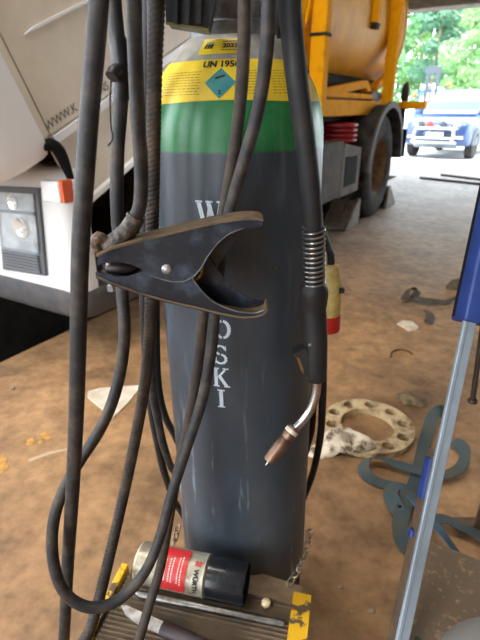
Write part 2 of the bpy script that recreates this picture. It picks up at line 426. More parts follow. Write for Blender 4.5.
for j in range(9):
    for x0, x1 in ((-.078,-.024), (.024,.05), (.058,.10)):
        x = x0
        while x < x1:
            w = random.uniform(.002,.006); yy = -.015+.0032*j
            rows.append(([Vector((x,yy,0)),Vector((x+w,yy,0)),Vector((x+w,yy+.0007,0)),Vector((x,yy+.0007,0))],[(0,1,2,3)])); x += w+.0014
shoulder_print(join(*rows), AC, sm-.002, .0010, 'fine_print', mat('print_faded', (120,100,40), .7), lab)['kind'] = 'stuff'
sC0, sC1 = smooth_s(.770), smooth_s(.7865)
stk = mk('date_sticker', patch(-.56, .16, sC0, sC1, .0008, 24, 6), yel, gc, smooth=60, local=True, label='small yellow date sticker printed 2033')
rs = prof_at(z_of((sC0+sC1)/2))
shoulder_print(text2d('2033', .0085, .0004), -.06, (sC0+sC1)/2, .0013, 'lettering', ink, stk, rs)
shoulder_print(join(*[([Vector((x,y,0)),Vector((x+.003,y,0)),Vector((x+.003,y+.0011,0)),Vector((x,y+.0011,0))],[(0,1,2,3)]) for y in (-.0072,.0058) for x in [-.009+.0038*i for i in range(5)]]), -.06, (sC0+sC1)/2, .0013, 'fine_print', ink, stk, rs)['kind'] = 'stuff'
lg = []
for i in range(3):
    x = -.005+.0036*i
    lg.append(([Vector((x-.0008,-.004,0)),Vector((x+.0016,-.004,0)),Vector((x+.0026,.0025,0)),Vector((x+.0004,.0025,0))],[(0,1,2,3)]))
lg2 = join(*[([Vector((x+.0002,.003,0)),Vector((x+.0026,.003,0)),Vector((x+.003,.005,0)),Vector((x+.0006,.005,0))],[(0,1,2,3)]) for x in (-.005,-.0014,.0022)])
shoulder_print(join(*lg), -.40, (sC0+sC1)/2, .0013, 'emblem', ink, stk, rs)
shoulder_print(lg2, -.40, (sC0+sC1)/2, .0013, 'emblem_dots', mat('sky_blue_print', (60,170,210), .5), stk, rs)
# white stencilled letters running down the body
white_p = mat('stencil_white', (205,216,224), .6, col2=(120,130,138), scale=90, lo=.52, hi=.72)
def bar(x0,y0,x1,y1,w):
    d = Vector((x1-x0,y1-y0,0)); nn = Vector((-d.y,d.x,0)).normalized()*(w/2); a = Vector((x0,y0,0)); c = Vector((x1,y1,0))
    return ([a-nn,c-nn,c+nn,a+nn],[(0,1,2,3)])
def arc(cx,cy,rx,ry,a0,a1,w,n=10):
    return join(*[bar(cx+rx*math.cos(a0+(a1-a0)*i/n), cy+ry*math.sin(a0+(a1-a0)*i/n), cx+rx*math.cos(a0+(a1-a0)*(i+1)/n), cy+ry*math.sin(a0+(a1-a0)*(i+1)/n), w*(.55+.45*abs(math.cos(a0+(a1-a0)*(i+.5)/n)))) for i in range(n)])
LET = {   # unit letters about 1 high
 'W': join(bar(-.47,.44,-.22,-.5,.19), bar(-.17,-.5,-.02,.30,.10), bar(-.04,.44,.20,-.5,.19), bar(.24,-.5,.44,.44,.10), bar(-.62,.47,-.30,.47,.07), bar(-.16,.47,.14,.47,.07), bar(.30,.47,.60,.47,.07)),
 'O': join(arc(0,0,.34,.43,-PI/2+.12,PI/2-.12,.19), arc(0,0,.34,.43,PI/2+.12,1.5*PI-.12,.19)),
 'S': join(arc(0,.23,.27,.22,.3,PI*1.5-.15,.15), arc(0,-.23,.29,.24,-PI*.5-1.1-PI*.27+.0,PI*.5-.15,.15), bar(.27,.2,.27,.45,.06), bar(-.29,-.48,-.29,-.2,.06)),
 'K': join(bar(-.25,-.46,-.25,.46,.18), bar(-.12,.02,.24,.44,.10), bar(-.06,.06,.30,-.46,.17), bar(-.40,.47,-.08,.47,.07), bar(-.40,-.47,-.08,-.47,.07), bar(.10,.47,.40,.47,.07), bar(.16,-.47,.46,-.47,.07)),
 'I': join(bar(0,-.46,0,.46,.2), bar(-.2,.47,.2,.47,.07), bar(-.2,-.47,.2,-.47,.07)),
}
def stencil(ch, px, py, hpx, tilt=0):
    P = at(px, py, .575); zc = P.z
    ax = .007-math.tan(math.radians(1.0))*(zc-BZ)
    for _ in range(4):
        X = P.x-ax; Yf = .68-math.sqrt(max(1e-6, RC**2-X*X)); P = at(px, py, Yf)
    a = math.asin((P.x-ax)/RC); zl = P.z-BZ
    dep = P.y*CP-(P.z-CAM_H)*SP; hh = hpx*dep/480*1.08
    ct, st = math.cos(tilt), math.sin(tilt)
    g = sub2(LET[ch], 1)
    mk('stencil_letter', xf(g, lambda v: ((RC+.0007)*math.sin(a+(v.x*ct-v.y*st)*hh*.92/RC), -(RC+.0007)*math.cos(a+(v.x*ct-v.y*st)*hh*.92/RC), zl+(v.x*st+v.y*ct)*hh)), white_p, gc, local=True)
for ch, x, y, h in (('W',210,214,25),('O',222.5,329,20),('S',220.5,354,20),('K',221,377,20),('I',221.5,398,19)): stencil(ch, x, y, h)

# ================================================================ trolley (cart)
paint_y = mat('worn_yellow_paint', (226,172,22), .5, col2=(92,74,52), scale=26, lo=.50, hi=.53, bump=.1)
rubber = mat('ribbed_rubber', (96,82,66), .75, col2=(128,108,84), scale=14)
plate_m = mat('dusty_plate', (150,124,94), .7, col2=(112,92,70), scale=24)
Y13 = math.radians(-13)
TO = fl(126, 568, BZ)
cart = thing('welding_trolley', (TO.x, TO.y, 0), 'yellow steel welding trolley with ribbed black mat under the gas cylinder', 'trolley', rz=Y13)
pa, pb, pcn = Vector((-.115,.621)), Vector((.099,.5435)), Vector((.007,.68)); pd = (pb-pa).normalized(); ph_ = (pcn-pa).dot(pd)
foot_ = pa+pd*ph_; half = math.sqrt(.1185**2-(foot_-pcn).length**2)
c0, c1 = foot_-pd*half-pcn, foot_+pd*half-pcn; g0, g1 = math.atan2(c0.y,c0.x), math.atan2(c1.y,c1.x)
notch = [(pcn.x+.1185*math.cos(g0+(g1-g0)*k/14), pcn.y+.1185*math.sin(g0+(g1-g0)*k/14)) for k in range(15)]
mk('base_plate', prism([(-.115,.621)]+notch+[(.099,.5435),(.104,.505),(.05,.50),(-.19,.56),(-.15,.60)], BZ-.008, BZ, lambda a,b,t: (a,b,t)), plate_m, cart)
mk('cylinder_shelf', move(lathe([(.085,-.012),(.085,0)],32), (.007,.68,BZ-.0985)), steel_dark, cart)
mk('shelf_arm', box(.16,.19,-.25,.27,BZ-.13,BZ-.1075), steel_dark, cart, local=True)
mk('shelf_arm', box(.07,.10,-.25,.24,BZ-.13,BZ-.1075), steel_dark, cart, local=True)
# corrugated mat, ribs run across the trolley
V = []; F = []; nr = 38; x0, x1 = .012, .288
for i in range(nr*4+1):
    y = -.005-.0074*i/4; z = BZ+.0045+.0040*math.cos(i*PI/2)
    V += [Vector((x0,y,z)), Vector((x1,y,z))]
    if i: F.append((2*i-2,2*i-1,2*i+1,2*i))
mk('ribbed_mat', (V,F), rubber, cart, local=True)
mk('deck', box(.0,.304,-.30,-.02,BZ-.014,BZ-.0), steel_dark, cart, local=True)
mk('side_rail', rbox(-.006,.006,-.30,.0,BZ-.05,BZ+.012,.002), paint_y, cart, local=True, label='yellow painted side rail with bare worn patches')
mk('side_rail', prism([(-.30,BZ-.12),(.012,BZ-.12),(.012,BZ+.012),(-.03,BZ+.020),(-.30,BZ+.020)], .284, .312, lambda a,b,t: (t,a,b)), paint_y, cart, local=True)
mk('upright', rbox(.13,.165,.262,.292,BZ-.13,1.47,.004), paint_y, cart, local=True)
zF, zR = at(240,-150,.52).z+.024, at(240,-150,.60).z+.024
mk('hanger_arm', join(rbox(-.025,.005,.545,.835,1.43,1.47,.004), rbox(-.025,.005,.545,.575,zR-.01,1.45,.004), rbox(-.025,.005,.52,.60,zF-.008,zR+.012,.004)), paint_y, cart)
for Yb, zb, xa, xb in ((.52,zF,-.17,.10),(.60,zR,-.15,.12)):
    mk('cable_hanger', cyl((xa,Yb,zb),(xb,Yb,zb),.013,16), steel_dark, cart, smooth=40)
for x in (.09, .235):
    mk('axle_bracket', box(x-.008,x+.008,.17,.21,.05,BZ-.1075), steel_dark, cart, local=True)
    w = mk('wheel', xf(lathe([(.03,-.016),(.06,-.016),(.074,-.011),(.075,0),(.074,.011),(.06,.016),(.03,.016)], 32), lambda v: (x+.028+v.z, .19+v.x, .075+v.y)), mat('tyre_rubber', (38,36,35), .85, col2=(60,55,50), scale=20), cart, smooth=40, local=True)
    mk('hub', xf(lathe([(.028,-.019),(.028,.019)], 20), lambda v: (x+.028+v.z, .19+v.x, .075+v.y)), steel_dark, w, local=True)
for x in (.02,.28):
    mk('front_leg', box(x-.012,x+.012,-.28,-.256,0,BZ-.014), paint_y, cart, local=True)

def tr(u, v, z):       # trolley frame -> world
    c, s = math.cos(Y13), math.sin(Y13); return Vector((TO.x+u*c-v*s, TO.y+u*s+v*c, z))
MZ = BZ+.0085
# spray can lying on the mat
silver = mat('scuffed_tin', (176,168,148), .42, .5, col2=(112,96,72), scale=45, lo=.45, hi=.7)
CR = .0325
pc0 = fl(140, 561.5, MZ+CR); pc1 = fl(247, 584, MZ+CR)
can = thing('spray_can', (pc0.x, pc0.y, MZ), 'scuffed silver aerosol can with red label and dark cap lying on mat', 'spray can')
ax_ = (pc1-pc0).normalized(); cl_ = (pc1-pc0).length
canM = Matrix.Translation(pc0) @ Matrix((( Vector((0,0,1)).cross(ax_).x, 0, ax_.x, 0), (Vector((0,0,1)).cross(ax_).y, 0, ax_.y, 0), (0, 1, 0, 0), (0,0,0,1)))
def canp(u, w, r=CR):   # u around (0 = up, positive towards the camera), w along
    side = Vector((ax_.y, -ax_.x, 0)); return pc0 + ax_*w + (Vector((0,0,1))*math.cos(u)+side*math.sin(u))*r
def can_lathe(prof, n=40): return xf(lathe(prof, n), lambda v: pc0+ax_*v.z+Vector((ax_.y,-ax_.x,0))*v.x+Vector((0,0,1))*v.y)
bl = cl_*.66
mk('can_body', can_lathe([(.02,-.001),(.026,.002),(CR-.003,.0),(CR,.004),(CR-.0008,.008),(CR-.0008,bl-.006),(CR,bl-.003),(CR-.004,bl)]), silver, can, smooth=35)
capm = mat('smoky_cap', (26,28,32), .22, col2=(52,50,48), scale=30, lo=.5, hi=.8)
mk('cap', can_lathe([(CR-.004,bl),(CR-.0006,bl+.001),(CR-.0006,cl_-.003),(CR-.002,cl_),(CR-.004,cl_-.001),(CR-.004,cl_-.02),(1e-5,cl_-.021)]), capm, can, smooth=35)
def can_patch(u0,u1,w0,w1,off,n=24): 
    V = [canp(u0+(u1-u0)*i/n, w, CR+off) for w in (w0,w1) for i in range(n+1)]
    return V, [(i,i+1,n+2+i,n+1+i) for i in range(n)]
lb = mk('red_label', can_patch(-.45, 1.75, bl*.36, bl*.74, .0002), mat('label_red', (205,34,38), .4, col2=(186,44,44), scale=60), can, smooth=True)
def can_text(s, size, uc, wc, name, m, parent, bold=.0004, xs=1):
    g = text2d(s, size, bold, xs)
    return mk(name, xf(g, lambda v: canp(uc+v.x/CR, wc+v.y, CR+.0006)), m, parent)
wp = mat('print_white', (235,205,190), .6)
can_text('WÜRTH', .0098, 1.02, bl*.88, 'lettering', ink, can)
mk('logo_mark', join(can_patch(.12,.36,bl*.885,bl*.925,.0005,6), can_patch(.12,.36,bl*.835,bl*.875,.0005,6)), MATS['label_red'], can)
rows = []                               # print too small to read
for k, wc in enumerate((.66,.62,.54,.50,.44)):
    u = .05+.06*k
    while u < 1.25:
        w = random.uniform(.04,.10)
        rows.append(can_patch(u,u+w,bl*wc,bl*(wc+.016),.0006,2)); u += w+.035
mk('fine_print', join(*rows), wp, lb, kind='stuff')
# metal rod on the mat
r0, r1 = fl(136, 593.5, MZ+.0065), fl(284, 624, MZ+.0065)
mk('steel_rod', tube([r0, r0.lerp(r1,.03), r0.lerp(r1,.5), r0.lerp(r1,.97), r1], [.003,.0065,.0065,.0065,.006], 14), mat('rod_steel', (128,124,120), .32, .85, col2=(88,80,72), scale=40), smooth=40, label='thin grey steel rod lying on the mat below the aerosol can', cat='rod')
# chisel
ch = thing('chisel', fl(170, 630, MZ), 'chisel with bright blade and dark handle lying on the ribbed mat', 'chisel')
bp_ = [fl(x,y,MZ+.002) for x,y in ((121,607),(127,607),(168,625),(164,636),(140,626),(126,616))]
mk('blade', (bp_+[v+Vector((0,0,.004)) for v in bp_], [(0,1,2,3,4,5),(6,7,8,9,10,11)]+[(i,(i+1)%6,6+(i+1)%6,6+i) for i in range(6)]), mat('bright_steel', (206,202,196), .35, .35, col2=(150,140,128), scale=50), ch)
h0, h1 = fl(162,629,MZ+.0115), fl(226,656,MZ+.0115)
mk('handle', tube(spline([h0,h0.lerp(h1,.1),h0.lerp(h1,.3),h0.lerp(h1,.8),h1],.004), .0105, 12), mat('dark_handle', (58,46,48), .5), ch, smooth=True)
pg_ = fl(266, 605, MZ+.0004)
mk('wire_nut', move(join(lathe([(.006,0),(.0075,.003),(.007,.007),(.004,.0095),(1e-5,.010)],14)), pg_), mat('bone_plastic', (232,214,170), .5), smooth=True, label='small cream plastic plug lying beside the steel rod', cat='plug')

# chains: every link a part
lk = bpy.data.meshes.new('link'); g = torus(.0055,.0016,14,6)
V = [Vector((v.x, v.y+(.004 if v.y > 0 else -.004), v.z)) for v in g[0]]
lk.from_pydata([tuple(v) for v in V], [], g[1]); lk.materials.append(mat('chain_steel', (176,164,140), .4, .6, col2=(120,98,70), scale=60))
for p in lk.polygons: p.use_smooth = True
def chain(pts, label):
    P = spline(pts, .001); L = [0]
    for a, b in zip(P, P[1:]): L.append(L[-1]+(b-a).length)
    t = thing('steel_chain', P[-1], label, 'chain'); s = .007; k = 0
    while s < L[-1]:
        i = next(j for j, v in enumerate(L) if v >= s); i = max(1, i)
        d = (P[i]-P[i-1]).normalized(); q = d.to_track_quat('Y','Z') @ Matrix.Rotation((PI/2 if k%2 else 0)+.5, 3, 'Y').to_quaternion()
        o = bpy.data.objects.new('link', lk); COL.objects.link(o); o.parent = t; o.location = P[i]-P[-1]; o.rotation_mode = 'QUATERNION'; o.rotation_quaternion = q
        s += .0152; k += 1
chain([at(310,530,.66), at(308,543,.628), at(304,558,.60), fl(297,572,BZ+.024), fl(291,581,BZ+.016), fl(287,588,BZ+.014)], 'rusty chain hanging at the yellow rail end beside the cylinder foot')
chain([at(178,526,.64), at(175.5,537,.615), at(172,547,.607), fl(166,555,BZ+.015)], 'short rusty chain by the cylinder foot behind the aerosol can')

# ================================================================ cables
cab_m = mat('cable_rubber', (36,35,37), .58, spec=.35, col2=(76,66,56), scale=40, lo=.44, hi=.72, bump=.2, bscale=160)
cab_d = mat('cable_dark', (28,27,29), .58, spec=.35, col2=(54,46,40), scale=24, lo=.52, hi=.8, bump=.12, bscale=120)
cab_b = mat('cable_brown', (52,46,42), .65, spec=.3, col2=(88,72,56), scale=30, lo=.45, hi=.75, bump=.2, bscale=160)
HANG = tr(.14,-.01,1.466)
def top(x, Y=None):                     # over the hanger bar above the frame
    return [at(x, -130, .50 if Y is None else Y)]
def cable(name, pts, r, m, label, n=14, rfun=None):
    return mk(name, tube(spline([at(*p) for p in pts], .005), r, n, rfun), m, smooth=60, label=label, cat='cable')
cable('welding_cable', [(94,-150,.52),(103,-60,.47),(99,0,.445),(95,50,.43),(90,105,.42),(86,160,.415),(83,205,.412),(80.5,250,.412),(79,300,.412),(78,350,.414),(76,420,.42),(72,500,.43),(68,560,.44),(65,620,.445),(62,680,.45),(58,760,.46)], .0079, cab_m, 'thick grey-black welding cable hanging straight, nearest to the white truck')
cable('looped_cable', [(116,-150,.52),(113,-60,.515),(114,0,.51),(118,45,.505),(121,95,.50),(117.5,150,.50),(117,200,.50),(119,240,.505),(122,290,.50),(124.5,330,.49),(121,368,.485),(112,403,.475),(98,433,.465),(81,459,.455),(65,487,.44),(55,515,.425),(52,545,.415),(57,577,.405),(70,598,.40),(92,607.5,.40),(118,600,.41),(143,575,.43),(159,540,.455),(172,493,.475),(187,447,.49),(202,400,.505),(211,352,.515),(214.5,315,.52),(219,270,.52),(229,215,.52),(243,165,.52),(258,110,.522),(266,55,.515),(268.5,0,.515),(268,-60,.517),(266,-150,.52)], .0069, cab_m, 'dark rubber cable sweeping in a wide loop above the spray can')
cable('hanging_cable', [(243,-150,.52),(244,-60,.53),(244.5,0,.53),(243.5,55,.535),(239,115,.542),(229.5,180,.545),(219,235,.545),(208,290,.545),(203,320,.545),(198,365,.545),(188,425,.535),(177,475,.515),(169,520,.50),(161,565,.475),(150,603,.45),(139,640,.42),(125,690,.365),(112,735,.325)], .0066, cab_b, 'dusty brown cable hanging in front of the white stencil letters')
cable('clamp_cable', [(138,-150,.52),(135,-60,.475),(134,0,.47),(135.5,60,.47),(138,120,.47),(141,165,.47),(141,195,.47),(138,212,.47),(131,224,.47),(122,233,.47)], .0068, cab_m, 'black cable that bends into the tail of the earth clamp')
rib = lambda s, a: 1+.055*math.cos(4*a-s*1300)
mk('braided_hose', tube(spline([at(*p) for p in [(160,-150,.52),(159,-60,.515),(157.5,0,.51),(155,60,.51),(153.5,130,.51),(152.5,200,.512),(151.5,260,.514),(150,330,.515),(145,382,.515),(135,440,.51),(122,502,.495),(108,562,.45),(96,610,.42),(84,640,.40),(56,670,.385),(28,710,.375),(14,790,.37)]], .0009), .0072, 20, rib), cab_b, smooth=80, label='brown braided hose with spiral ridges hanging beside the cylinder', cat='hose')
cable('coiled_cable', [(146,-150,.60),(147,-60,.59),(148,0,.585),(147,80,.585),(146,150,.586),(145,230,.592),(144,290,.60),(146,350,.625),(151,405,.645),(157,440,.665),(165,475,.705),(178,507,.78),(205,540,.85),(250,552,.87),(290,520,.84),(308,487,.77),(319,445,.72),(322.5,400,.70),(322,340,.71),(314,270,.80),(300,200,.83),(288,100,.835),(284,0,.82),(298,-80,.70),(265,-150,.60)], .0066, cab_d, 'dark cable coil passing behind the cylinder, its widest and lowest loop')
cable('coiled_cable', [(162,-150,.60),(155,-60,.618),(150,0,.62),(148.5,80,.616),(148.5,130,.618),(151,220,.63),(155,300,.645),(156,350,.66),(158,385,.675),(163,410,.70),(172,430,.74),(195,465,.82),(250,492,.87),(295,470,.83),(309,440,.76),(313,410,.735),(313,370,.75),(308,300,.85),(297,150,.868),(288,0,.855),(320,-80,.725),(290,-150,.60)], .0066, cab_d, 'dark cable coil behind the cylinder, smaller loop close to its side')
cable('coiled_cable', [(127,-150,.60),(143,-60,.565),(153,0,.555),(152.5,150,.555),(152,250,.555),(151,330,.562),(152,385,.59),(158,420,.615),(165,450,.65),(176,474,.74),(205,508,.85),(250,520,.89),(292,500,.90),(306,440,.90),(304,300,.905),(292,100,.905),(292,0,.89),(338,-80,.75),(312,-150,.60)], .0064, cab_m, 'grey cable coil behind the cylinder, middle loop of three')

# taped plug joint hanging behind the thick cable
tapem = mat('black_tape', (24,24,26), .45, bump=.4, bscale=60)
tj = thing('taped_connector', at(118,100,.497), 'black taped connector on the looped cable above the clamp', 'connector')
mk('tape_wrap', tube(spline([at(117,38,.498),at(119,50,.497),at(120.5,66,.497),at(121.5,82,.498),at(120.5,98,.499)],.003), .0082, 12, lambda s,a: 1+.07*math.sin(7*a+s*700)*math.sin(s*420)), tapem, tj, smooth=60)
mk('plug_stub', tube([at(118,70,.49), at(114,73,.485), at(111.5,77,.482)], [.0062,.0066,.0060], 12), tapem, tj, smooth=60)
mk('loose_strand', tube(spline([at(111,80,.483),at(110,100,.482),at(111,128,.481),at(113,138,.481),at(108,146,.48)],.003), .0009, 6), cab_d, tj)

# ================================================================ earth clamp
clm = mat('black_enamel', (24,28,36), .36, spec=.4, col2=(70,80,96), scale=38, lo=.48, hi=.78, bump=.12, bscale=90)
dusty = mat('dusty_enamel', (98,80,58), .75, spec=.3, col2=(54,50,48), scale=40, lo=.45, hi=.7)
YF, YB = .455, .486
gcl = thing('earth_clamp', at(110,280,.47), 'black steel earth clamp with open jaws hanging in front of the cylinder', 'clamp')
def plate(pix, Y, th=.002): 
    P = [at(x,y,Y) for x,y in pix]
    return prism([(p.x,p.z) for p in P], Y-th/2, Y+th/2, lambda a,b,t: (a,t,b))
def web(pix, m_, name, th=.002, par=None, y0=YF, y1=YB):
    P = spline([at(x,y,YF) for x,y in pix], .004); V = []; F = []
    for i, p in enumerate(P):
        t = (P[min(i+1,len(P)-1)]-P[max(i-1,0)]).normalized(); nn = Vector((-t.z,0,t.x))*th
        V += [Vector((p.x,y0-.001,p.z)), Vector((p.x,y1+.001,p.z)), Vector((p.x,y1+.001,p.z))+nn, Vector((p.x,y0-.001,p.z))+nn]
    for i in range(len(P)-1):
        for k in range(4): F.append((i*4+k, i*4+(k+1)%4, i*4+4+(k+1)%4, i*4+4+k))
    F += [(3,2,1,0), tuple(len(V)-4+k for k in range(4))]
    return mk(name, (V,F), m_, par, smooth=40)
up_top = [(97,257),(110,250.5),(130,244.5),(150,239.5),(175,233.5),(200,227.5),(225,222.5),(245,220),(257,220),(262.5,222)]
up_low = [(263,225.5),(257,228),(243,228.5),(229,234),(218,243),(208,256),(201,268),(194,276),(185,281),(175,282),(163,279.5),(150,275),(140,268.5),(130,264),(118,262),(106,263),(97,266)]
ua = mk('upper_arm', plate(up_top+up_low, YF), clm, gcl, smooth=30, bevel=.0009)
dy = 7.2   # same X, Z on the rear plane
rear = lambda pts: [(p.x,p.z) for p in (at(x,y,YF) for x,y in pts)]
up_low_b = [(263,225.5),(257,228),(247,229),(240,236),(235,246),(228,260),(220,270),(210,280),(195,286),(175,286),(150,275),(130,264),(106,263),(97,266)]
mk('rear_plate', prism(rear(up_top+up_low_b), YB-.001, YB+.001, lambda a,b,t: (a,t,b)), clm, ua, smooth=30)
web(up_top, dusty, 'top_web', .0022, ua)
lo_low = [(268.5,309),(268,313),(262,317.5),(250,319.5),(238,319),(220,315.5),(200,310.5),(170,303.5),(145,296.5),(117,287),(96,278.5)]
lo_top = [(95.5,271.5),(104,272),(116,276),(128,276),(140,272),(150,265),(165,260),(178,262),(187,268.5),(191,276),(201,290),(213,301.5),(228,308.5),(240,312),(255,313),(264,310)]
la = mk('lower_arm', plate(lo_top+lo_low, YF+.0050), clm, gcl, smooth=30, bevel=.0009)
lo_top_b = [(95.5,271.5),(116,276),(128,276),(140,272),(150,265),(178,258),(200,258),(212,272),(222,286),(233,297),(246,306),(262,311)]
mk('rear_plate', prism(rear(lo_top_b+lo_low), YB-.0045, YB-.0025, lambda a,b,t: (a,t,b)), clm, la, smooth=30)
wl_ = web([(268.5,309),(266,315),(258,318.5),(248,319.5),(238,319),(220,315.5),(200,310.5),(170,303.5),(145,296.5),(117,287),(96,278.5)], dusty, 'bottom_web', -.0022, la, YF+.0035, YB-.0035)
worn = mat('worn_glint_steel', (128,132,138), .4, .5, col2=(70,72,76), scale=60)  # bright wires: edge highlight as well as wear put into the colour
mk('worn_edge_glint', tube(spline([at(x,y,YF-.0004) for x,y in up_low[2:12]], .003), .0007, 6), worn, ua, smooth=True)
mk('worn_edge_glint', tube(spline([at(x,y,YF+.0046) for x,y in lo_top[8:16]], .003), .0008, 6), worn, la, smooth=True)
zinc = mat('zinc_bolt', (200,204,208), .3, .85, col2=(150,150,150), scale=80)
rv = at(167,269,YF)
mk('pivot_rivet', xf(lathe([(.0052,0),(.0052,.0012),(.0035,.0030),(1e-5,.0036)],20), lambda v: (rv.x+v.x, YF-.001-v.z, rv.z+v.y)), zinc, gcl, smooth=30, label='bright zinc pivot rivet')
mk('pivot_pin', cyl((rv.x,YF,rv.z),(rv.x,YB+.003,rv.z),.003,10), zinc, gcl)
sp0 = at(194,272,.462); sp1 = sp0+Vector((.002,.018,.0))
hel = [sp0+Vector((.0005*0+.0075*math.cos(a), (a/(2*PI))*.0030, .0075*math.sin(a)*1.25)) for a in [2*PI*i/14 for i in range(14*6)]]
mk('torsion_spring', tube(hel, .0011, 6), brass, gcl, smooth=True, label='brass coloured torsion spring between the arms')
bt = at(111,285,.468)
mk('bolt', join(lathe([(.0045,-.006),(.0045,0)],6), lathe([(.0025,0),(.0025,.03)],10)), zinc, gcl, smooth=30, fn=lambda v: (bt.x+v.x, bt.y+v.y, bt.z+v.z))
jw0, jw1 = at(106,268,.47), at(136,268,.47)
mk('jaw_insert', tube([jw0, jw0.lerp(jw1,.1), jw0.lerp(jw1,.8), jw1], [.004,.0065,.0058,.002], 10), mat('jaw_dark', (52,46,42), .5, .5), gcl, smooth=40)
mk('taped_lug', tube(spline([at(136,216,.47),at(131,226,.47),at(123,235,.47),at(113,243,.47),at(106,248,.47)],.002), [.0078]*4+[.0085]*60, 14, lambda s,a: 1+.10*math.sin(5*a+s*500)+.06*math.sin(s*900)) if False else tube(spline([at(136,216,.47),at(131,226,.47),at(123,235,.47),at(113,243,.47),at(106,248,.47)],.002), .0088, 14, lambda s,a: 1+.09*math.sin(5*a+s*420)+.05*math.sin(s*800)), mat('cracked_tape', (48,44,42), .6, col2=(104,90,76), scale=90, bump=.6), gcl, smooth=60)
cop = mat('copper_braid', (66,52,42), .6, .3, col2=(120,96,74), scale=120, lo=.45, hi=.6, bump=.5, bscale=250)
mk('copper_braid', tube(spline([at(110,246,.47),at(103,240,.468),at(98,237,.466),at(96,243,.466),at(99,251,.468)],.002), .0058, 12, lambda s,a: 1+.16*math.sin(9*a)*math.sin(s*1500)), cop, gcl, smooth=60, label='frayed copper braid at the cable lug')

# ================================================================ welding torch and its hose
to = thing('welding_torch', at(268,464,.53), 'welding torch with sprung black handle and bent chrome neck beside the cylinder', 'welding torch')
hose_p = spline([at(*p) for p in [(297,-150,.52),(293,-60,.535),(290,0,.537),(292,35,.537),(297,80,.533),(303,125,.538),(308,165,.543),(311.5,200,.548),(313.5,232,.552),(314,262,.554),(314,285,.555)]], .005)
mk('hose', tube(hose_p, .0112, 18), mat('hose_rubber', (30,30,32), .58, spec=.35, col2=(50,46,44), scale=20, lo=.5, hi=.8, bump=.08, bscale=90), to, smooth=60)
s0, s1 = at(313.6,226,.551), at(314.5,292,.556)
ax2 = (s1-s0).normalized(); e1 = ax2.orthogonal().normalized(); e2 = ax2.cross(e1); Ls = (s1-s0).length
hx = [s0+ax2*(Ls*i/(14*16))+(e1*math.cos(2*PI*i/16)+e2*math.sin(2*PI*i/16))*.0128 for i in range(14*16)]
mk('strain_spring', tube(hx, .0012, 6), mat('spring_steel', (150,146,140), .3, .9), to, smooth=True, label='steel coil spring around the hose end')
hp = spline([at(314,283,.556),at(314,288,.556),at(314,295,.557),at(314,305,.558),at(315,330,.558),at(315.5,355,.557),at(316,376,.556),at(316,380,.556)], .003)
nh = len(hp)
def hr(i):
    t = i/(nh-1)
    K = [(0,.0130),(.04,.0168),(.10,.0178),(.17,.0172),(.26,.0150),(.6,.0158),(.85,.0150),(.97,.0135),(1,.010)]
    for (a,ra),(b,rb) in zip(K,K[1:]):
        if t <= b: return ra+(rb-ra)*(t-a)/(b-a)
    return .01
mk('handle', tube(hp, [hr(i) for i in range(nh)], 20), mat('torch_plastic', (28,27,28), .55, spec=.35, col2=(48,44,42), scale=30, lo=.5, hi=.8, bump=.1), to, smooth=50)
tg = [(305,346),(296,350),(292.5,352),(294,355),(299,358),(301,368),(304,374),(310,376),(312,360)]
trg = mk('trigger', prism([(p.x,p.z) for p in (at(x,y,.552) for x,y in tg)], .545, .562, lambda a,b,t: (a,t,b)), black, to)
mk('trigger_blade', prism([(p.x,p.z) for p in (at(x,y,.552) for x,y in [(296,354.5),(299,355),(303,367),(302.5,371),(300,367)])], .5435, .5455, lambda a,b,t: (a,t,b)), mat('tarnished_brass', (120,92,54), .5, .5), trg)
sc_ = at(310,347,.54)
mk('screw', move(xf(lathe([(.0022,0),(.0015,.001)],10), lambda v: (v.x,-v.z,v.y)), at(310,345,.5425)), zinc, to)
chrome = mat('chrome_neck', (172,170,168), .22, .95, col2=(120,104,90), scale=30, lo=.5, hi=.75)
nk = spline([at(316.5,374,.557),at(316.5,386,.557),at(315,397,.555),at(310,410,.553),at(302,421,.550),at(292,431,.546),at(287,437,.544)], .003)
mk('swan_neck', tube(nk, .0066, 16), chrome, to, smooth=60, label='bent chrome swan neck')
n0, n1 = at(295,427,.547), at(269,461,.530)
nL = (n1-n0).length
mk('gas_nozzle', along(lathe([(.0062,0),(.0090,.001),(.0092,.006),(.0078,.007),(.0078,.010),(.0094,.011),(.0094,.018),(.0088,.0195),(.0098,.021),(.0100,nL*.55),(.0094,nL-.004),(.0088,nL),(.0065,nL),(.0062,nL-.01),(1e-5,nL-.011)], 24, cap=False), n0, n1), mat('burnt_copper', (120,92,74), .42, .75, col2=(84,68,58), scale=70, lo=.4, hi=.7), to, smooth=40, label='burnt copper gas nozzle')
mk('nozzle_ring', along(lathe([(.0094,.004),(.0099,.005),(.0099,.009),(.0094,.010)],24, cap=False), n0, n1), mat('white_insulator', (196,186,168), .6, col2=(150,126,96), scale=60), to, smooth=40)
mk('wire_tip', cyl(n0.lerp(n1,.8), n0.lerp(n1,1.12), .0008, 6), zinc, to)

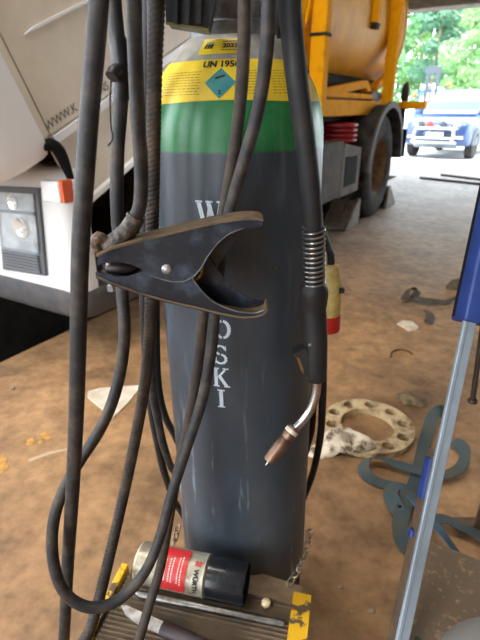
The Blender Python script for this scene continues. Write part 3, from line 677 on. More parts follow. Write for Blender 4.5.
# red and cream three-phase plug hanging behind the torch
pl_ = thing('power_plug', at(332,333,.66), 'cream power plug with red ring hanging behind the torch handle', 'plug')
q0, q1 = at(331,264,.66), at(329,314,.66); q2 = at(328,330,.66)
mk('plug_body', along(lathe([(.008,0),(.012,.003),(.012,.01),(.016,.022),(.0165,.035),(.0165,(q1-q0).length),(.015,(q1-q0).length+.002)], 20), q0, q1), mat('cream_plastic', (214,192,120), .55, col2=(176,150,92), scale=50), pl_, smooth=40)
mk('ring', along(lathe([(.016,0),(.0175,.001),(.0175,(q2-q1).length-.002),(.016,(q2-q1).length)], 20), q1, q2), mat('plug_red', (190,28,30), .45), pl_, smooth=40)
c_ = at(340,290,.65); mk('latch', rbox(c_.x-.002,c_.x+.006,c_.y-.004,c_.y+.004,c_.z-.004,c_.z+.003,.001), mat('dark_screw', (60,56,48), .5, .5), pl_)
mk('lead', tube(spline([q0+(q1-q0)*.05, at(331,256,.665), at(328,246,.71), at(320,222,.82), at(306,170,.94), at(296,80,.945), at(297,0,.925), at(356,-80,.775), at(334,-150,.60)], .006), .0055, 10), cab_d, pl_, smooth=True)

# black ribbed housing hanging at the cylinder neck, and the regulator knob
hs = thing('regulator_cover', at(190,30,.60), 'black ribbed plastic cover hanging at the cylinder neck behind the braided hose', 'cover')
def quad_block(pix, Y0, Y1): return prism([(p.x,p.z) for p in (at(x,y,Y0) for x,y in pix)], Y0, Y1, lambda a,b,t: (a,t,b))
mk('cover_shell', quad_block([(164,-70),(216,-70),(214,0),(208,29),(166,22),(165,0)], .575, .622), mat('cover_black', (30,32,38), .4, col2=(46,48,54), scale=20), hs)
for x in (173, 185, 197):
    mk('rib', quad_block([(x,-66),(x+5,-66),(x+4.5,0),(x+4,24),(x,23),(x,0)], .568, .577), MATS['cover_black'], hs)
mk('edge_seal', quad_block([(165.5,21.5),(208.5,28.5),(208.3,31),(165.5,24)], .572, .577), mat('olive_seal', (120,110,50), .6), hs)
kn = at(287,14,.60)
kb = thing('pressure_regulator', kn, 'black knurled pressure regulator at the cylinder neck beside the torch hose', 'regulator')
kg = mk('adjusting_knob', xf(join(lathe([(.017,0),(.020,.003),(.020,.024),(.016,.028)],24)), lambda v: (kn.x-.012+v.z*.9, kn.y+v.x+.01, kn.z+v.y)), black, kb, smooth=30)
for k in range(18):
    a = 2*PI*k/18
    mk('knurl', xf(box(.003,.024,-.0014,.0014,.0195,.0215), lambda v: (kn.x-.012+v.x*.9, kn.y+.01+v.y*math.cos(a)+v.z*math.sin(a), kn.z-v.y*math.sin(a)+v.z*math.cos(a))), black, kg)
mk('stem', cyl((kn.x-.012,kn.y+.025,kn.z+.006),(kn.x-.01,kn.y+.012,kn.z),.009,14), black, kb, smooth=30)

# ================================================================ tanker truck (white cab tipped forward, yellow tank)
H = hall
tk = thing('tanker_truck', hall((-2.55,3.6,0)), 'tanker truck with tipped white cab and yellow tank parked over the pit', 'truck', rz=-PI/6)
cabw = mat('cab_white', (242,243,245), .35, coat=.2)
cream = mat('cab_white_warm', (228,217,198), .42, col2=(216,203,182), scale=4)  # white cab tone with warm bounced floor light put into the colour
dirtw = mat('dirty_white', (208,206,202), .5, col2=(136,122,106), scale=7, lo=.58, hi=.76)
greyp = mat('bumper_grey', (70,70,73), .7, spec=.25, col2=(88,83,78), scale=12)
rub = mat('black_rubber', (20,20,21), .85, spec=.15)
chas = mat('chassis_black', (34,31,29), .85, spec=.2, col2=(58,50,42), scale=12)
def plan(d, l0, m0, m1, r, l1=-3.72, n=8):
    P = [(l0-d, m1)]
    P += [(l0-d-r+r*math.cos(a), m0+d+r-r*math.sin(a)) for a in [PI/2*i/n for i in range(n+1)]]
    Q = [(l1+d+(l0-p[0]-d), p[1]) for p in P[::-1]]
    return P+Q
def stack(levels, l0, m0, m1, r, l1=-3.72):
    V = []; F = []; n = None
    for z, d in levels:
        p = plan(d, l0, m0, m1, r, l1); n = len(p); V += [Vector((a,b,z)) for a,b in p]
    for j in range(len(levels)-1):
        for i in range(n): F.append((j*n+i, j*n+(i+1)%n, (j+1)*n+(i+1)%n, (j+1)*n+i))
    F += [tuple(range(n))[::-1], tuple((len(levels)-1)*n+i for i in range(n))]
    return V, F
bpr = mk('bumper', stack([(.34,.0),(.72,.0),(.765,.006),(.79,.02),(.802,.045)], -1.395, 1.19, 1.285, .075), dirtw, tk, smooth=50, fn=H)
mk('bumper_skirt', stack([(.205,.06),(.215,.03),(.245,.008),(.30,-.004),(.335,-.006),(.345,.0)], -1.395, 1.19, 1.66, .085), greyp, tk, smooth=50, fn=H)
# headlight set into the bumper
hl = mk('headlight', prism([(-1.765,.725),(-1.525,.735),(-1.565,.395),(-1.83,.38)], 1.176, 1.2, lambda a,b,t: (a,t,b)), mat('lamp_frame', (84,88,92), .5), tk, fn=H)
mk('reflector', prism([(-1.745,.705),(-1.548,.712),(-1.572,.49),(-1.79,.485)], 1.170, 1.177, lambda a,b,t: (a,t,b)), mat('lamp_mirror', (196,204,208), .3, .5, col2=(134,142,148), scale=11), hl, fn=H)
for l, z, r, c in ((-1.665,.675,.026,(225,230,235)), (-1.645,.580,.040,(214,208,196))):
    mk('lamp_bowl', xf(lathe([(1e-5,.004),(r*.3,.006),(r*.75,.012),(r,.020),(r*1.05,.020),(r*1.05,.0)], 24, cap=False), lambda v: (l+v.x, 1.170-v.z*.5, z+v.y)), mat('bowl_%d' % int(r*1000), c, .15, .8), hl, smooth=40, fn=H)
    mk('bulb', sphere((l+.012, 1.163, z-.004), .009, n=10, m=6), mat('bulb_glass', (250,250,246), .1), hl, smooth=True, fn=H)
mk('lens_glass', prism([(-1.75,.712),(-1.542,.718),(-1.568,.484),(-1.795,.478)], 1.150, 1.154, lambda a,b,t: (a,t,b)), mat('lens_clear', (225,235,240), .15, alpha=.10), hl, fn=H)
mk('lamp_divider', prism([(-1.752,.640),(-1.552,.648),(-1.554,.636),(-1.755,.628)], 1.166, 1.172, lambda a,b,t: (a,t,b)), MATS['lamp_frame'], hl, fn=H)
for k in range(6):
    z = .405+.0125*k
    mk('louvre', prism([(-1.805,z-.005),(-1.583,z),(-1.582,z+.007),(-1.803,z+.002)], 1.166, 1.177, lambda a,b,t: (a,t,b)), mat('louvre_grey', (104,104,106), .6), hl, fn=H)
mkr = mk('marker_housing', rbox(-1.490,-1.400,1.160,1.27,.695,.768,.008), cabw, tk, fn=H)
mk('marker_lens', rbox(-1.404,-1.386,1.170,1.218,.694,.772,.004), mat('orange_lens', (206,84,34), .35), mkr, fn=H, label='orange side marker lens')
# tipped cab
CB = cabf
cabroot = mk('cab_shell', rbox(-3.66,-1.50,-.02,1.25,.02,1.5,.04), cream, tk, fn=CB)
mk('corner_panel', stack([(-.055,.09),(-.048,.05),(-.032,.022),(-.008,.006),(.03,.0),(1.3,.0)], -1.410, -.36, -.052, .22, -3.70), cabw, cabroot, smooth=60, fn=CB)
mk('door_pillar', box(-1.52,-1.44,-.047,-.003,.012,1.45), cream, cabroot, fn=CB)
door = mk('door', box(-1.50,-1.44,.003,1.10,.010,1.45), cream, cabroot, fn=CB)
mk('door_crease', prism([(.08,.296),(.12,.304),(1.08,.304),(1.08,.296)], -1.441, -1.434, lambda a,b,t: (t,a,b)), cabw, door, fn=CB)
letg = mat('door_lettering', (110,106,100), .6)
for s_, e, wd in (('WWW.K', .075, 1.0), ('NS', .315, 1.0)):
    g = text2d(s_, .040, .0006, wd)
    mk('lettering', xf(g, lambda v: (-1.4385, e+v.x, .040+v.y)), letg, door, fn=CB)
mk('door_sill', prism([(.0,.004),(1.10,.004),(1.10,-.022),(.0,-.022)], -1.50, -1.43, lambda a,b,t: (t,a,b)), cabw, cabroot, fn=CB)
sk = mk('step_skirt', box(-1.50,-1.445,.012,1.10,-.255,-.022), cream, cabroot, fn=CB)
mk('skirt_lip', rbox(-1.51,-1.425,.012,1.10,-.275,-.25,.006), cabw, sk, fn=CB)
def side_pt(x, y, l):                   # point of the truck's side plane seen at a photo pixel
    r = ray(x, y); rl, rm = C30*r.x-S30*r.y, S30*r.x+C30*r.y; t = l/rl
    return Vector((l, rm*t, CAM_H+r.z*t))
sp_ = spline([side_pt(*p) for p in ((43,149,-1.425),(47,145,-1.42),(52,145,-1.42),(59,151,-1.42),(67,169,-1.42),(74,190,-1.42),(80,214,-1.43))], .02)
mk('rubber_seal', tube(sp_, [.012+.010*math.sin(PI*min(1,i/(len(sp_)-1)*1.5)) if i < len(sp_)*.6 else .013 for i in range(len(sp_))], 10), rub, cabroot, smooth=True, fn=H)
# chassis, axles, wheels
mk('chassis', join(box(-1.95,-1.85,1.3,6.3,.55,.78), box(-3.2,-3.1,1.3,6.3,.55,.78), box(-3.1,-1.95,1.6,1.75,.5,.75), box(-3.1,-1.95,3.6,3.75,.6,.75), box(-3.1,-1.95,6.1,6.25,.6,.75), box(-3.0,-2.0,1.4,2.6,.55,.95)), chas, tk, fn=H)
mk('wheel_arch', join(box(-1.9,-1.42,1.82,1.87,.35,.95), box(-3.65,-1.45,1.86,2.0,.36,.93)), chas, tk, fn=H)
tyre = mat('truck_tyre', (34,32,32), .9, spec=.2, col2=(70,64,58), scale=14, bump=.2)
rimm = mat('rusty_rim', (150,118,78), .55, .3, col2=(98,78,58), scale=20)
def wheel(l, m, outer=True, sgn=1, name='wheel'):
    w_ = .28; prof = [(.26,-.12),(.30,-.14),(.40,-.14),(.455,-.125),(.478,-.10),(.48,-.05),(.474,-.048),(.474,-.036),(.48,-.034),(.48,.034),(.474,.036),(.474,.048),(.48,.05),(.478,.10),(.455,.125),(.40,.14),(.30,.14),(.26,.12)]
    f = lambda v: (l+sgn*v.z, m+v.x, .48+v.y)
    w = mk(name, xf(lathe(prof, 40, cap=False), f), tyre, tk, smooth=40, fn=H)
    mk('rim', xf(lathe([(1e-5,.03),(.08,.03),(.10,.0),(.20,-.02),(.235,.02),(.25,.10),(.27,.125),(.285,.128),(.285,.10)], 40, cap=False), f), rimm, w, smooth=40, fn=H)
    if outer:
        for k in range(10):
            a = 2*PI*k/10; mk('wheel_nut', xf(lathe([(.014,-.015),(.014,.02)],6), lambda v: (l+sgn*(v.z+.0), m+.15*math.cos(a)+v.x, .48+.15*math.sin(a)+v.y)), chas, w, fn=H)
wheel(-1.39, 4.9); wheel(-1.72, 4.9, False); wheel(-3.70, 4.9, True, -1); wheel(-3.37, 4.9, False)
wheel(-1.62, 2.45); wheel(-3.50, 2.45, True, -1)
mk('axle', join(xf(cyl((-3.6,4.9,.48),(-1.5,4.9,.48),.07,14), lambda v: v), xf(cyl((-3.4,2.45,.48),(-1.7,2.45,.48),.06,14), lambda v: v)), chas, tk, fn=H)
mg = [(4.9+.57*math.cos(a), .48+.55*math.sin(a)) for a in [PI*.97*i/20+.08 for i in range(21)]]
mgi = [(4.9+.545*math.cos(a), .48+.525*math.sin(a)) for a in [PI*.97*i/20+.08 for i in range(21)]]
mud = mk('mudguard', prism(mg+mgi[::-1], -1.90, -1.20, lambda a,b,t: (t,a,b)), mat('mudguard_black', (40,38,37), .8, spec=.2, col2=(74,68,62), scale=10), tk, smooth=30, fn=H)
mk('guard_lip', prism([(4.9+.60*math.cos(a), .48+.58*math.sin(a)) for a in [PI*.97*i/20+.08 for i in range(21)]]+mgi[::-1], -1.215, -1.195, lambda a,b,t: (t,a,b)), mat('lip_grey', (84,78,72), .7, spec=.2), mud, smooth=30, fn=H)
mk('guard_skirt', box(-1.88,-1.30,4.33,4.36,.36,.80), MATS['mudguard_black'], mud, fn=H)
mk('side_marker', rbox(-1.36,-1.32,4.312,4.332,.62,.70,.004), MATS['orange_lens'], mud, fn=H)
mk('mud_flap', box(-1.9,-1.20,5.62,5.64,.52,.80), rub, tk, fn=H)
# side box with an open bracket
sb = mk('side_box', rbox(-1.75,-1.24,2.95,3.73,.36,.775,.012), mat('box_grey', (84,76,68), .75, spec=.2, col2=(66,58,52), scale=8), tk, fn=H)
mk('box_lid_edge', box(-1.242,-1.228,2.96,3.72,.735,.752), MATS['box_grey'], sb, fn=H)
br = mk('box_bracket', prism([(3.74,.355),(4.19,.355),(4.19,.70),(3.74,.76)], -1.30, -1.245, lambda a,b,t: (t,a,b)), mat('bracket_grey', (112,102,90), .75, spec=.2, col2=(90,80,70), scale=8), tk, fn=H)
mk('bracket_shade_plate', prism([(3.80,.426),(4.09,.426),(4.09,.645),(3.80,.655)], -1.247, -1.240, lambda a,b,t: (t,a,b)), rub, br, fn=H)  # black plate on the bracket face, painted shade of the opening
prof = []
for k in range(4): prof += [(.125,.045*k),(.15,.045*k+.012),(.15,.045*k+.033),(.125,.045*k+.045)]
bz = (-1.44, 4.16)
mk('air_bellows', xf(lathe(prof, 24), lambda v: (bz[0]+v.x, bz[1]+v.y, .74+v.z*.85)), mat('red_rubber', (176,36,44), .5, col2=(140,30,36), scale=14), tk, smooth=40, fn=H)
mk('tank_subframe', join(box(-1.62,-1.48,3.0,6.2,.90,1.0), box(-3.5,-3.36,3.0,6.2,.90,1.0), box(-3.5,-1.48,3.0,3.1,.80,1.0), box(-3.5,-1.48,5.2,5.3,.80,1.0), box(-2.1,-1.9,3.0,6.2,.78,1.1), box(-3.1,-2.9,3.0,6.2,.78,1.1)), chas, tk, fn=H)
# tank
TY = mat('tank_yellow', (236,168,8), .55, spec=.15, col2=(206,140,20), scale=5, lo=.4, hi=.75)
FY = mat('frame_yellow', (236,164,8), .8, spec=.1, col2=(200,136,20), scale=14, lo=.5, hi=.8)
R_ = 1.11; KZ = .64/1.11; tl, tz = -2.48, 1.75
def TE(v):                              # round profile -> rounded-box tank section
    r = math.hypot(v.x, v.y)
    if r < 1e-6: return (tl, v.z, tz)
    c, s_ = v.x/r, v.y/r; k = (abs(c)**2.8+abs(s_)**2.8)**(-1/2.8)
    return (tl+r*c*k, v.z, tz+r*s_*k*KZ)
tp = [(1e-5,3.0)] + [(R_*math.sin(PI/2*i/8), 3.24-.24*math.cos(PI/2*i/8)) for i in range(1,9)] + [(R_,3.6),(R_,4.2),(R_,4.8),(R_,5.4),(R_,5.75)] + [(R_*math.cos(PI/2*i/8), 5.75+.32*math.sin(PI/2*i/8)) for i in range(1,8)] + [(1e-5,6.07)]
tank = mk('tank', xf(lathe(tp, 72, cap=False), TE), TY, tk, smooth=50, fn=H)
for m_ in (3.26, 5.72):
    mk('weld_band', xf(lathe([(R_-.005,m_-.03),(R_+.010,m_-.02),(R_+.010,m_+.02),(R_-.005,m_+.03)], 72, cap=False), TE), TY, tank, smooth=50, fn=H)
for m_ in (3.5,5.3): mk('saddle', box(-3.1,-1.9,m_,m_+.12,1.0,1.30), chas, tank, fn=H)
def on_tank(a, off): c, s_ = math.cos(a), math.sin(a); k = (abs(c)**2.8+abs(s_)**2.8)**(-1/2.8); return (tl+(R_+off)*c*k, tz+(R_*KZ+off)*s_*k)
for m_, a0, a1 in ((4.55,-.15,.6),(5.35,-.35,.1)):
    P = [on_tank(a0+(a1-a0)*i/6, .0) for i in range(7)] + [on_tank(a1-(a1-a0)*i/6, .05) for i in range(7)]
    b_ = mk('hook_strap', prism(P, m_, m_+.07, lambda a,b,t: (a,t,b)), FY, tank, fn=H)
    P = [on_tank(a0-.07,.0), on_tank(a0,.0), on_tank(a0,.055), on_tank(a0-.06,.05)]
    mk('hook', prism(P, m_-.01, m_+.08, lambda a,b,t: (a,t,b)), chas, b_, fn=H)
for m_, top_ in ((3.33,2.45),(5.15,2.45)):
    p_ = mk('frame_post', rbox(-1.375,-1.275,m_-.045,m_+.045,1.0,top_,.006), FY, tk, fn=H)
    for z in (1.42,1.85):
        mk('post_clip', rbox(-1.381,-1.269,m_-.051,m_+.051,z,z+.02,.003), chas if m_ < 4 else FY, p_, fn=H)
def beam(p0, p1, w, t):
    p0, p1 = Vector(p0), Vector(p1); d = (p1-p0).normalized(); sd = Vector((1,0,0)); u = d.cross(sd).normalized()
    V = [p+sd*(a*t/2)+u*(b*w/2) for p in (p0,p1) for a,b in ((-1,-1),(1,-1),(1,1),(-1,1))]
    return V, [(3,2,1,0),(4,5,6,7)]+[(i,(i+1)%4,4+(i+1)%4,4+i) for i in range(4)]
mk('frame_rail', rbox(-1.48,-1.34,2.6,5.95,.945,1.06,.006), FY, tk, fn=H, label='yellow frame rail under the tank')
mk('frame_rail', rbox(-1.50,-1.36,3.0,5.2,1.075,1.115,.006), FY, tk, fn=H)
mk('frame_brace', beam((-1.43,3.66,1.10),(-1.43,4.7,1.20),.06,.06), FY, tk, fn=H)
mk('frame_brace', beam((-1.43,2.9,1.65),(-1.43,3.6,1.30),.07,.06), FY, tk, fn=H)
mk('frame_brace', beam((-1.45,4.95,1.14),(-1.45,5.66,1.34),.07,.06), FY, tk, fn=H)
mk('frame_brace', beam((-1.43,4.7,1.20),(-1.43,4.95,1.05),.07,.06), FY, tk, fn=H)
mk('hinge_block', rbox(-1.50,-1.36,4.75,5.05,1.06,1.14,.01), mat('rust_brown', (96,64,42), .7, col2=(66,46,34), scale=20), tk, fn=H)
mk('tail_beam', rbox(-1.46,-1.10,5.85,5.97,.99,1.07,.006), FY, tk, fn=H)
mk('suction_hose', xf(cyl((0,2.9,0),(0,5.55,0),.085,20), lambda v: (-1.62+v.x, v.y, 1.19+v.z)), rub, tk, smooth=40, fn=H)
mk('tail_lamp', xf(lathe([(.02,0),(.07,.02),(.08,.06),(.06,.09)],16), lambda v: (-1.34+v.x*.6, 5.90+v.z, 1.15+v.y*1.5)), mat('lamp_brown', (40,33,31), .6), tk, smooth=40, fn=H)
mk('tail_bracket', join(box(-1.34,-1.30,5.6,5.66,.72,1.0), box(-1.34,-1.30,5.85,5.90,.80,1.0)), chas, tk, fn=H)

# wheel chocks
chm = mat('chock_steel', (110,96,78), .65, col2=(78,68,56), scale=20)
def chock(l, m, sg, label):
    t = thing('wheel_chock', hall((l,m,0)), label, 'wheel chock', rz=-PI/6)
    P = [(0,0),(.36*sg,0),(.36*sg,.24),(.30*sg,.24),(0,.03)]
    for x in (-.12, -.02, .08):
        mk('side_plate', prism(P, x, x+.03, lambda a,b,c: (c,a,b)), chm, t, local=True)
    mk('ramp', prism([(0,.0),(0,.03),(.33*sg,.225),(.33*sg,.2)], -.12, .11, lambda a,b,c: (c,a,b)), chm, t, local=True)
    mk('foot', box(-.12,.11,min(0,.36*sg),max(0,.36*sg),0,.012), chm, t, local=True)
chock(-1.40, 4.11, 1, 'grey steel wheel chock wedged against the near side of the rear wheel')
chock(-1.36, 5.70, -1, 'grey steel wheel chock on the gate side of the rear wheel')

# ================================================================ things lying on the floor
def flat_scrap(name, pix, h, m, label, cat, z=.001):
    P = [fl(x,y,z) for x,y in pix]; n = len(P); V = P+[p+Vector((0,0,h*(1+.8*((i*37)%5)/5))) for i,p in enumerate(P)]
    return mk(name, (V, [tuple(range(n))[::-1], tuple(range(n,2*n))]+[(i,(i+1)%n,n+(i+1)%n,n+i) for i in range(n)]), m, label=label, cat=cat)
paper = mat('dusty_paper', (222,208,188), .8, col2=(196,176,150), scale=14)
flat_scrap('paper_sheet', [(88,392),(100,389),(140,386.5),(138,391),(128,404),(112,419),(106,413),(88,398)], .004, paper, 'torn off-white sheet of paper lying on the floor by the truck', 'paper')
flat_scrap('paper_scrap', [(397,324.5),(403,321.5),(412,323),(419,328),(416,331),(409,331.5)], .006, paper, 'small white scrap lying near the dark rags', 'paper scrap')
for pix in ([(-4,466),(2,455),(7,456),(5,464),(10,462),(6,470),(-3,476)], [(27,440),(32,437),(35,441),(31,446),(26,445)], [(40,434),(44,432),(52,437),(48,440),(43,438)], [(38,441),(42,440),(43,444),(39,444)]):
    P = [fl(x,y,.0015) for x,y in pix]
    mk('paint_mark', (P,[tuple(range(len(P)))]), mat('ochre_paint', (206,150,60), .7, col2=(160,118,70), scale=60), floor)
P = [fl(x,y,.0012) for x,y in ((28,459),(48,452),(72,447),(72,449),(49,454.5),(29,462))]
mk('chalk_line', (P,[tuple(range(6))]), mat('chalk', (186,160,130), .8), floor)
def rag(name, cx, cy, rx, ry, h, seed, m, label, cat='rag', rot=0, n=22, base=None):
    rnd = random.Random(seed); c = fl(cx,cy,0); ph = [rnd.uniform(0,6.28) for _ in range(12)]; V = []; F = []; k = 18
    for layer in (0,1):
        for i in range(n+1):
            t = i/n
            for j in range(k):
                a = 2*PI*j/k; rr = t*(1+.28*math.sin(2*a+ph[0])+.20*math.sin(3*a+ph[1])+.12*math.sin(5*a+ph[2]))
                x, y = rx*rr*math.cos(a), ry*rr*math.sin(a)
                z = h*(.5+.5*math.sin(x/rx*3.1+ph[3]+2*math.sin(y/ry*2+ph[4]))*math.cos(y/ry*3.7+ph[5]+x/rx*1.5))*(1-t**4)+.004*layer+.001
                z = max(z, .001+.004*layer)
                px, py = c.x+x*math.cos(rot)-y*math.sin(rot), c.y+x*math.sin(rot)+y*math.cos(rot)
                V.append(Vector((px, py, z+(base(px,py) if base else 0))))
        o = layer*(n+1)*k
        for i in range(n):
            for j in range(k): F.append((o+i*k+j, o+i*k+(j+1)%k, o+(i+1)*k+(j+1)%k, o+(i+1)*k+j))
    o1 = (n+1)*k
    for j in range(k): F.append((n*k+j, n*k+(j+1)%k, o1+n*k+(j+1)%k, o1+n*k+j))
    return mk(name, (V,F), m, smooth=70, label=label, cat=cat)
dkr = mat('dark_rag', (66,60,52), .9, col2=(98,84,66), scale=30, bump=.3)
strapd = mat('dark_strap', (62,58,54), .8, col2=(88,76,62), scale=40)
def strap(name, pts, w, m, label, twist=lambda t: 0, z=.004, cat='strap'):
    P = spline([fl(x,y,h) for x,y,h in pts], .008)
    return mk(name, ribbon(P, w, .003, twist), m, smooth=40, label=label, cat=cat)
strap('ratchet_strap', [(404,300,.03),(409,291,.035),(417,292,.02),(414,299,.01),(424,303,.012),(440,303,.012),(452,300,.02),(461,296,.03),(470,300,.03),(480,303,.02)], .04, strapd, 'dark dirty strap lying twisted towards the upright clamp', lambda t: .7*math.sin(t*9))
strap('ratchet_strap', [(427,312,.006),(430,316,.006),(430,320,.004),(428,324,.004)], .045, strapd, 'short dark strap end lying across the twisted dirty strap', lambda t: .3)
rag('rag', 463, 289, .09, .08, .07, 5, dkr, 'dark oily rag heaped beside the upright blue clamp')
rag('rag', 411, 401, .045, .045, .02, 9, mat('olive_rag', (112,94,66), .9, col2=(82,68,50), scale=40), 'crumpled olive rag lying beside the drilled ring')
P = spline([fl(391,357,.004),fl(392,352,.004),fl(399,349.5,.004),(fl(408,351,.004)),fl(412,354,.004)],.006)
mk('wire_offcut', tube(P,.004,8), mat('rust_wire', (110,74,44), .6, .4), smooth=True, label='curved rusty wire offcut on the floor', cat='wire')
# drilled ring
def drilled_ring(r0, r1, holes, hr_, th):
    V = []; F = []; da = 2*PI/holes; n = 24; rm = (r0+r1)/2
    for s_ in range(holes):
        a0 = da*s_; per = []
        for k in range(n):
            q = k/n*4; e = int(q); f = q-e
            u, w = [(-1+2*f,-1),(1,-1+2*f),(1-2*f,1),(-1,1-2*f)][e]
            a = a0+u*da/2; r = rm+w*(r1-r0)/2; per.append((r*math.cos(a), r*math.sin(a)))
        hole = []
        for k in range(n):
            px, py = per[k]; cx, cy = rm*math.cos(a0), rm*math.sin(a0); d = math.hypot(px-cx,py-cy); hole.append((cx+(px-cx)/d*hr_, cy+(py-cy)/d*hr_))
        o = len(V)
        for z in (0, th):
            V += [Vector((x,y,z)) for x,y in per]+[Vector((x,y,z)) for x,y in hole]
        for k in range(n):
            k2 = (k+1)%n
            F += [(o+k,o+n+k,o+n+k2,o+k2), (o+2*n+k,o+2*n+k2,o+3*n+k2,o+3*n+k), (o+n+k,o+3*n+k,o+3*n+k2,o+n+k2)]
            if k//6 in (0,2): F.append((o+k,o+k2,o+2*n+k2,o+2*n+k))
    return V, F
rc = fl(367, 430, 0)
rg = mat('dirty_cream_metal', (190,166,126), .6, col2=(104,80,56), scale=22, lo=.46, hi=.68)
ro = mk('wheel_spacer_ring', xf(drilled_ring(.090,.152,10,.0205,.024), lambda v: (rc.x+v.x, rc.y+v.y, .001+v.z)), rg, smooth=30, label='cream metal ring with bolt holes lying flat on the floor', cat='metal ring')
on_ring = lambda x, y: .0265*max(0, min(1, (.195-math.hypot(x-rc.x, y-rc.y))/.03))   # drapes over the ring's edge
rag('cloth', 340, 449, .080, .065, .05, 3, mat('dirty_white_cloth', (200,184,160), .9, col2=(84,66,48), scale=26, lo=.46, hi=.60), 'dirty white cloth draped over the edge of the drilled ring', 'cloth', base=on_ring)
# blue-grey lashing strap in loose loops
blu = mat('blue_strap', (62,74,78), .85, spec=.2, col2=(80,78,66), scale=16, lo=.42, hi=.68, bump=.3, bscale=200)
strap('lashing_strap', [(447,416,.03),(438,415,.045),(432,419,.035),(427,434,.012),(423,450,.008),(419,470,.008),(413,490,.008),(406,508,.010),(401,516,.012),(394,507,.016),(390,496,.018),(394,488,.022),(402,488,.026),(408,495,.026),(404,508,.028),(400,525,.014),(404,544,.008),(416,556,.006)], .040, blu, 'blue-grey lashing strap running straight down from the ring towards the rusty plate', lambda t: .95*math.exp(-((t-.03)/.05)**2) + .5*math.exp(-((t-.62)/.12)**2))
strap('lashing_strap', [(400,487,.012),(384,484,.010),(370,478,.010),(363,470,.012),(368,462,.016),(382,461,.018),(402,466,.022),(424,472,.024),(444,475,.022),(458,470,.02),(464,460,.02),(462,450,.02),(453,444,.016)], .036, blu, 'blue-grey lashing strap bent in a flat open loop crossing under the upright bar', lambda t: .75*math.exp(-((t-.28)/.1)**2)+.8*math.exp(-((t-.9)/.14)**2))
strap('lashing_strap', [(424,524,.03),(440,520,.03),(456,525,.026),(472,533,.02),(486,543,.016),(500,556,.012)], .042, blu, 'blue-grey lashing strap lying along the far edge of the rusty plate', lambda t: .25)
strap('lashing_strap', [(412,500,.052),(424,514,.062),(438,530,.062),(450,546,.040),(462,562,.012)], .036, mat('blue_strap_bright', (58,84,102), .8, col2=(46,66,78), scale=20), 'brighter blue strap end slanting beneath the rusty plate edge', lambda t: .4)
# two steel rods far out on the floor
for a, b, w in (((420,177.5),(482,184),'longer'), ((441,174.5),(482,179.5),'shorter')):
    mk('steel_bar', tube([fl(*a,.02), fl(*b,.02)], .018, 8), steel_dark, smooth=40, label=w+' of two thin steel bars lying on the floor near the gate', cat='steel bar')
# grit
for k, (x, y, r) in enumerate(((309,600,.006),(236,610,.004),(372,612,.008),(352,611,.005),(341,588,.006),(470,248,.02),(13,389,.010))):
    if (x,y) == (236,610): continue
    c = fl(x,y,0)
    mk('pebble', sphere((c.x,c.y,r*.5), r, r*.8, r*.55, 8, 5), mat('pebble_grey', (150,130,106), .9), smooth=True, label=['pebble on the floor beside the trolley rail','','larger pale pebble by the upright bar','small pebble between trolley and upright bar','pebble behind the yellow rail end on the floor','pale lump on the floor before the gate','white pebble on the floor in front of the truck'][k], cat='pebble')

# ================================================================ rusty table, bar clamp
TZ = .285
rust = mat('rusty_plate', (100,82,62), .65, col2=(170,136,92), scale=75, lo=.56, hi=.74, bump=.6, bscale=110)
A, B_ = fl(431,541,TZ), fl(500,567,TZ); Cc = fl(393,645,TZ)
e_ = (B_-A).normalized(); dn = Vector((e_.y,-e_.x,0))
wt = thing('work_table', (A.x+e_.x*.25+dn.x*.2, A.y+e_.y*.25+dn.y*.2, 0), 'low work table with pitted rusty steel top beside the upright clamp', 'table')
def tb(u, v, z): p = A+e_*u+dn*v; return Vector((p.x,p.y,z))
mk('table_top', xf(rbox(0,.6,0,.45,TZ-.012,TZ,.002), lambda v: tb(v.x,v.y,v.z)), rust, wt)
for u, v in ((.06,.06),(.54,.06),(.06,.39),(.54,.39)):
    mk('leg', xf(box(u-.015,u+.015,v-.015,v+.015,0,TZ-.012), lambda q: tb(q.x,q.y,q.z)), steel_dark, wt)
bx_ = tb(.012,.20,TZ)
mk('bolt_head', xf(lathe([(.006,0),(.006,.008),(.003,.009)],6), lambda v: bx_+v), steel_dark, wt)
# rusty angle-iron leg of a stand
stp = fl(468, 528, 0)
st = thing('stand', stp, 'rusty angle iron stand with flat foot behind the lashing straps', 'stand')
lean = at(486,440,1.03)
mk('post', xf(join(box(-.014,.014,-.014,-.008,0,.62), box(.008,.014,-.014,.014,0,.62)), lambda v: (stp.x+.02+v.x+v.z*.06, stp.y+v.y+v.z*.06, v.z)), mat('rust_iron', (104,80,58), .6, .3, col2=(72,56,44), scale=30), st)
mk('foot', xf(rbox(-.04,.05,-.03,.03,0,.008,.002), lambda v: stp+v), MATS['rust_iron'], st)
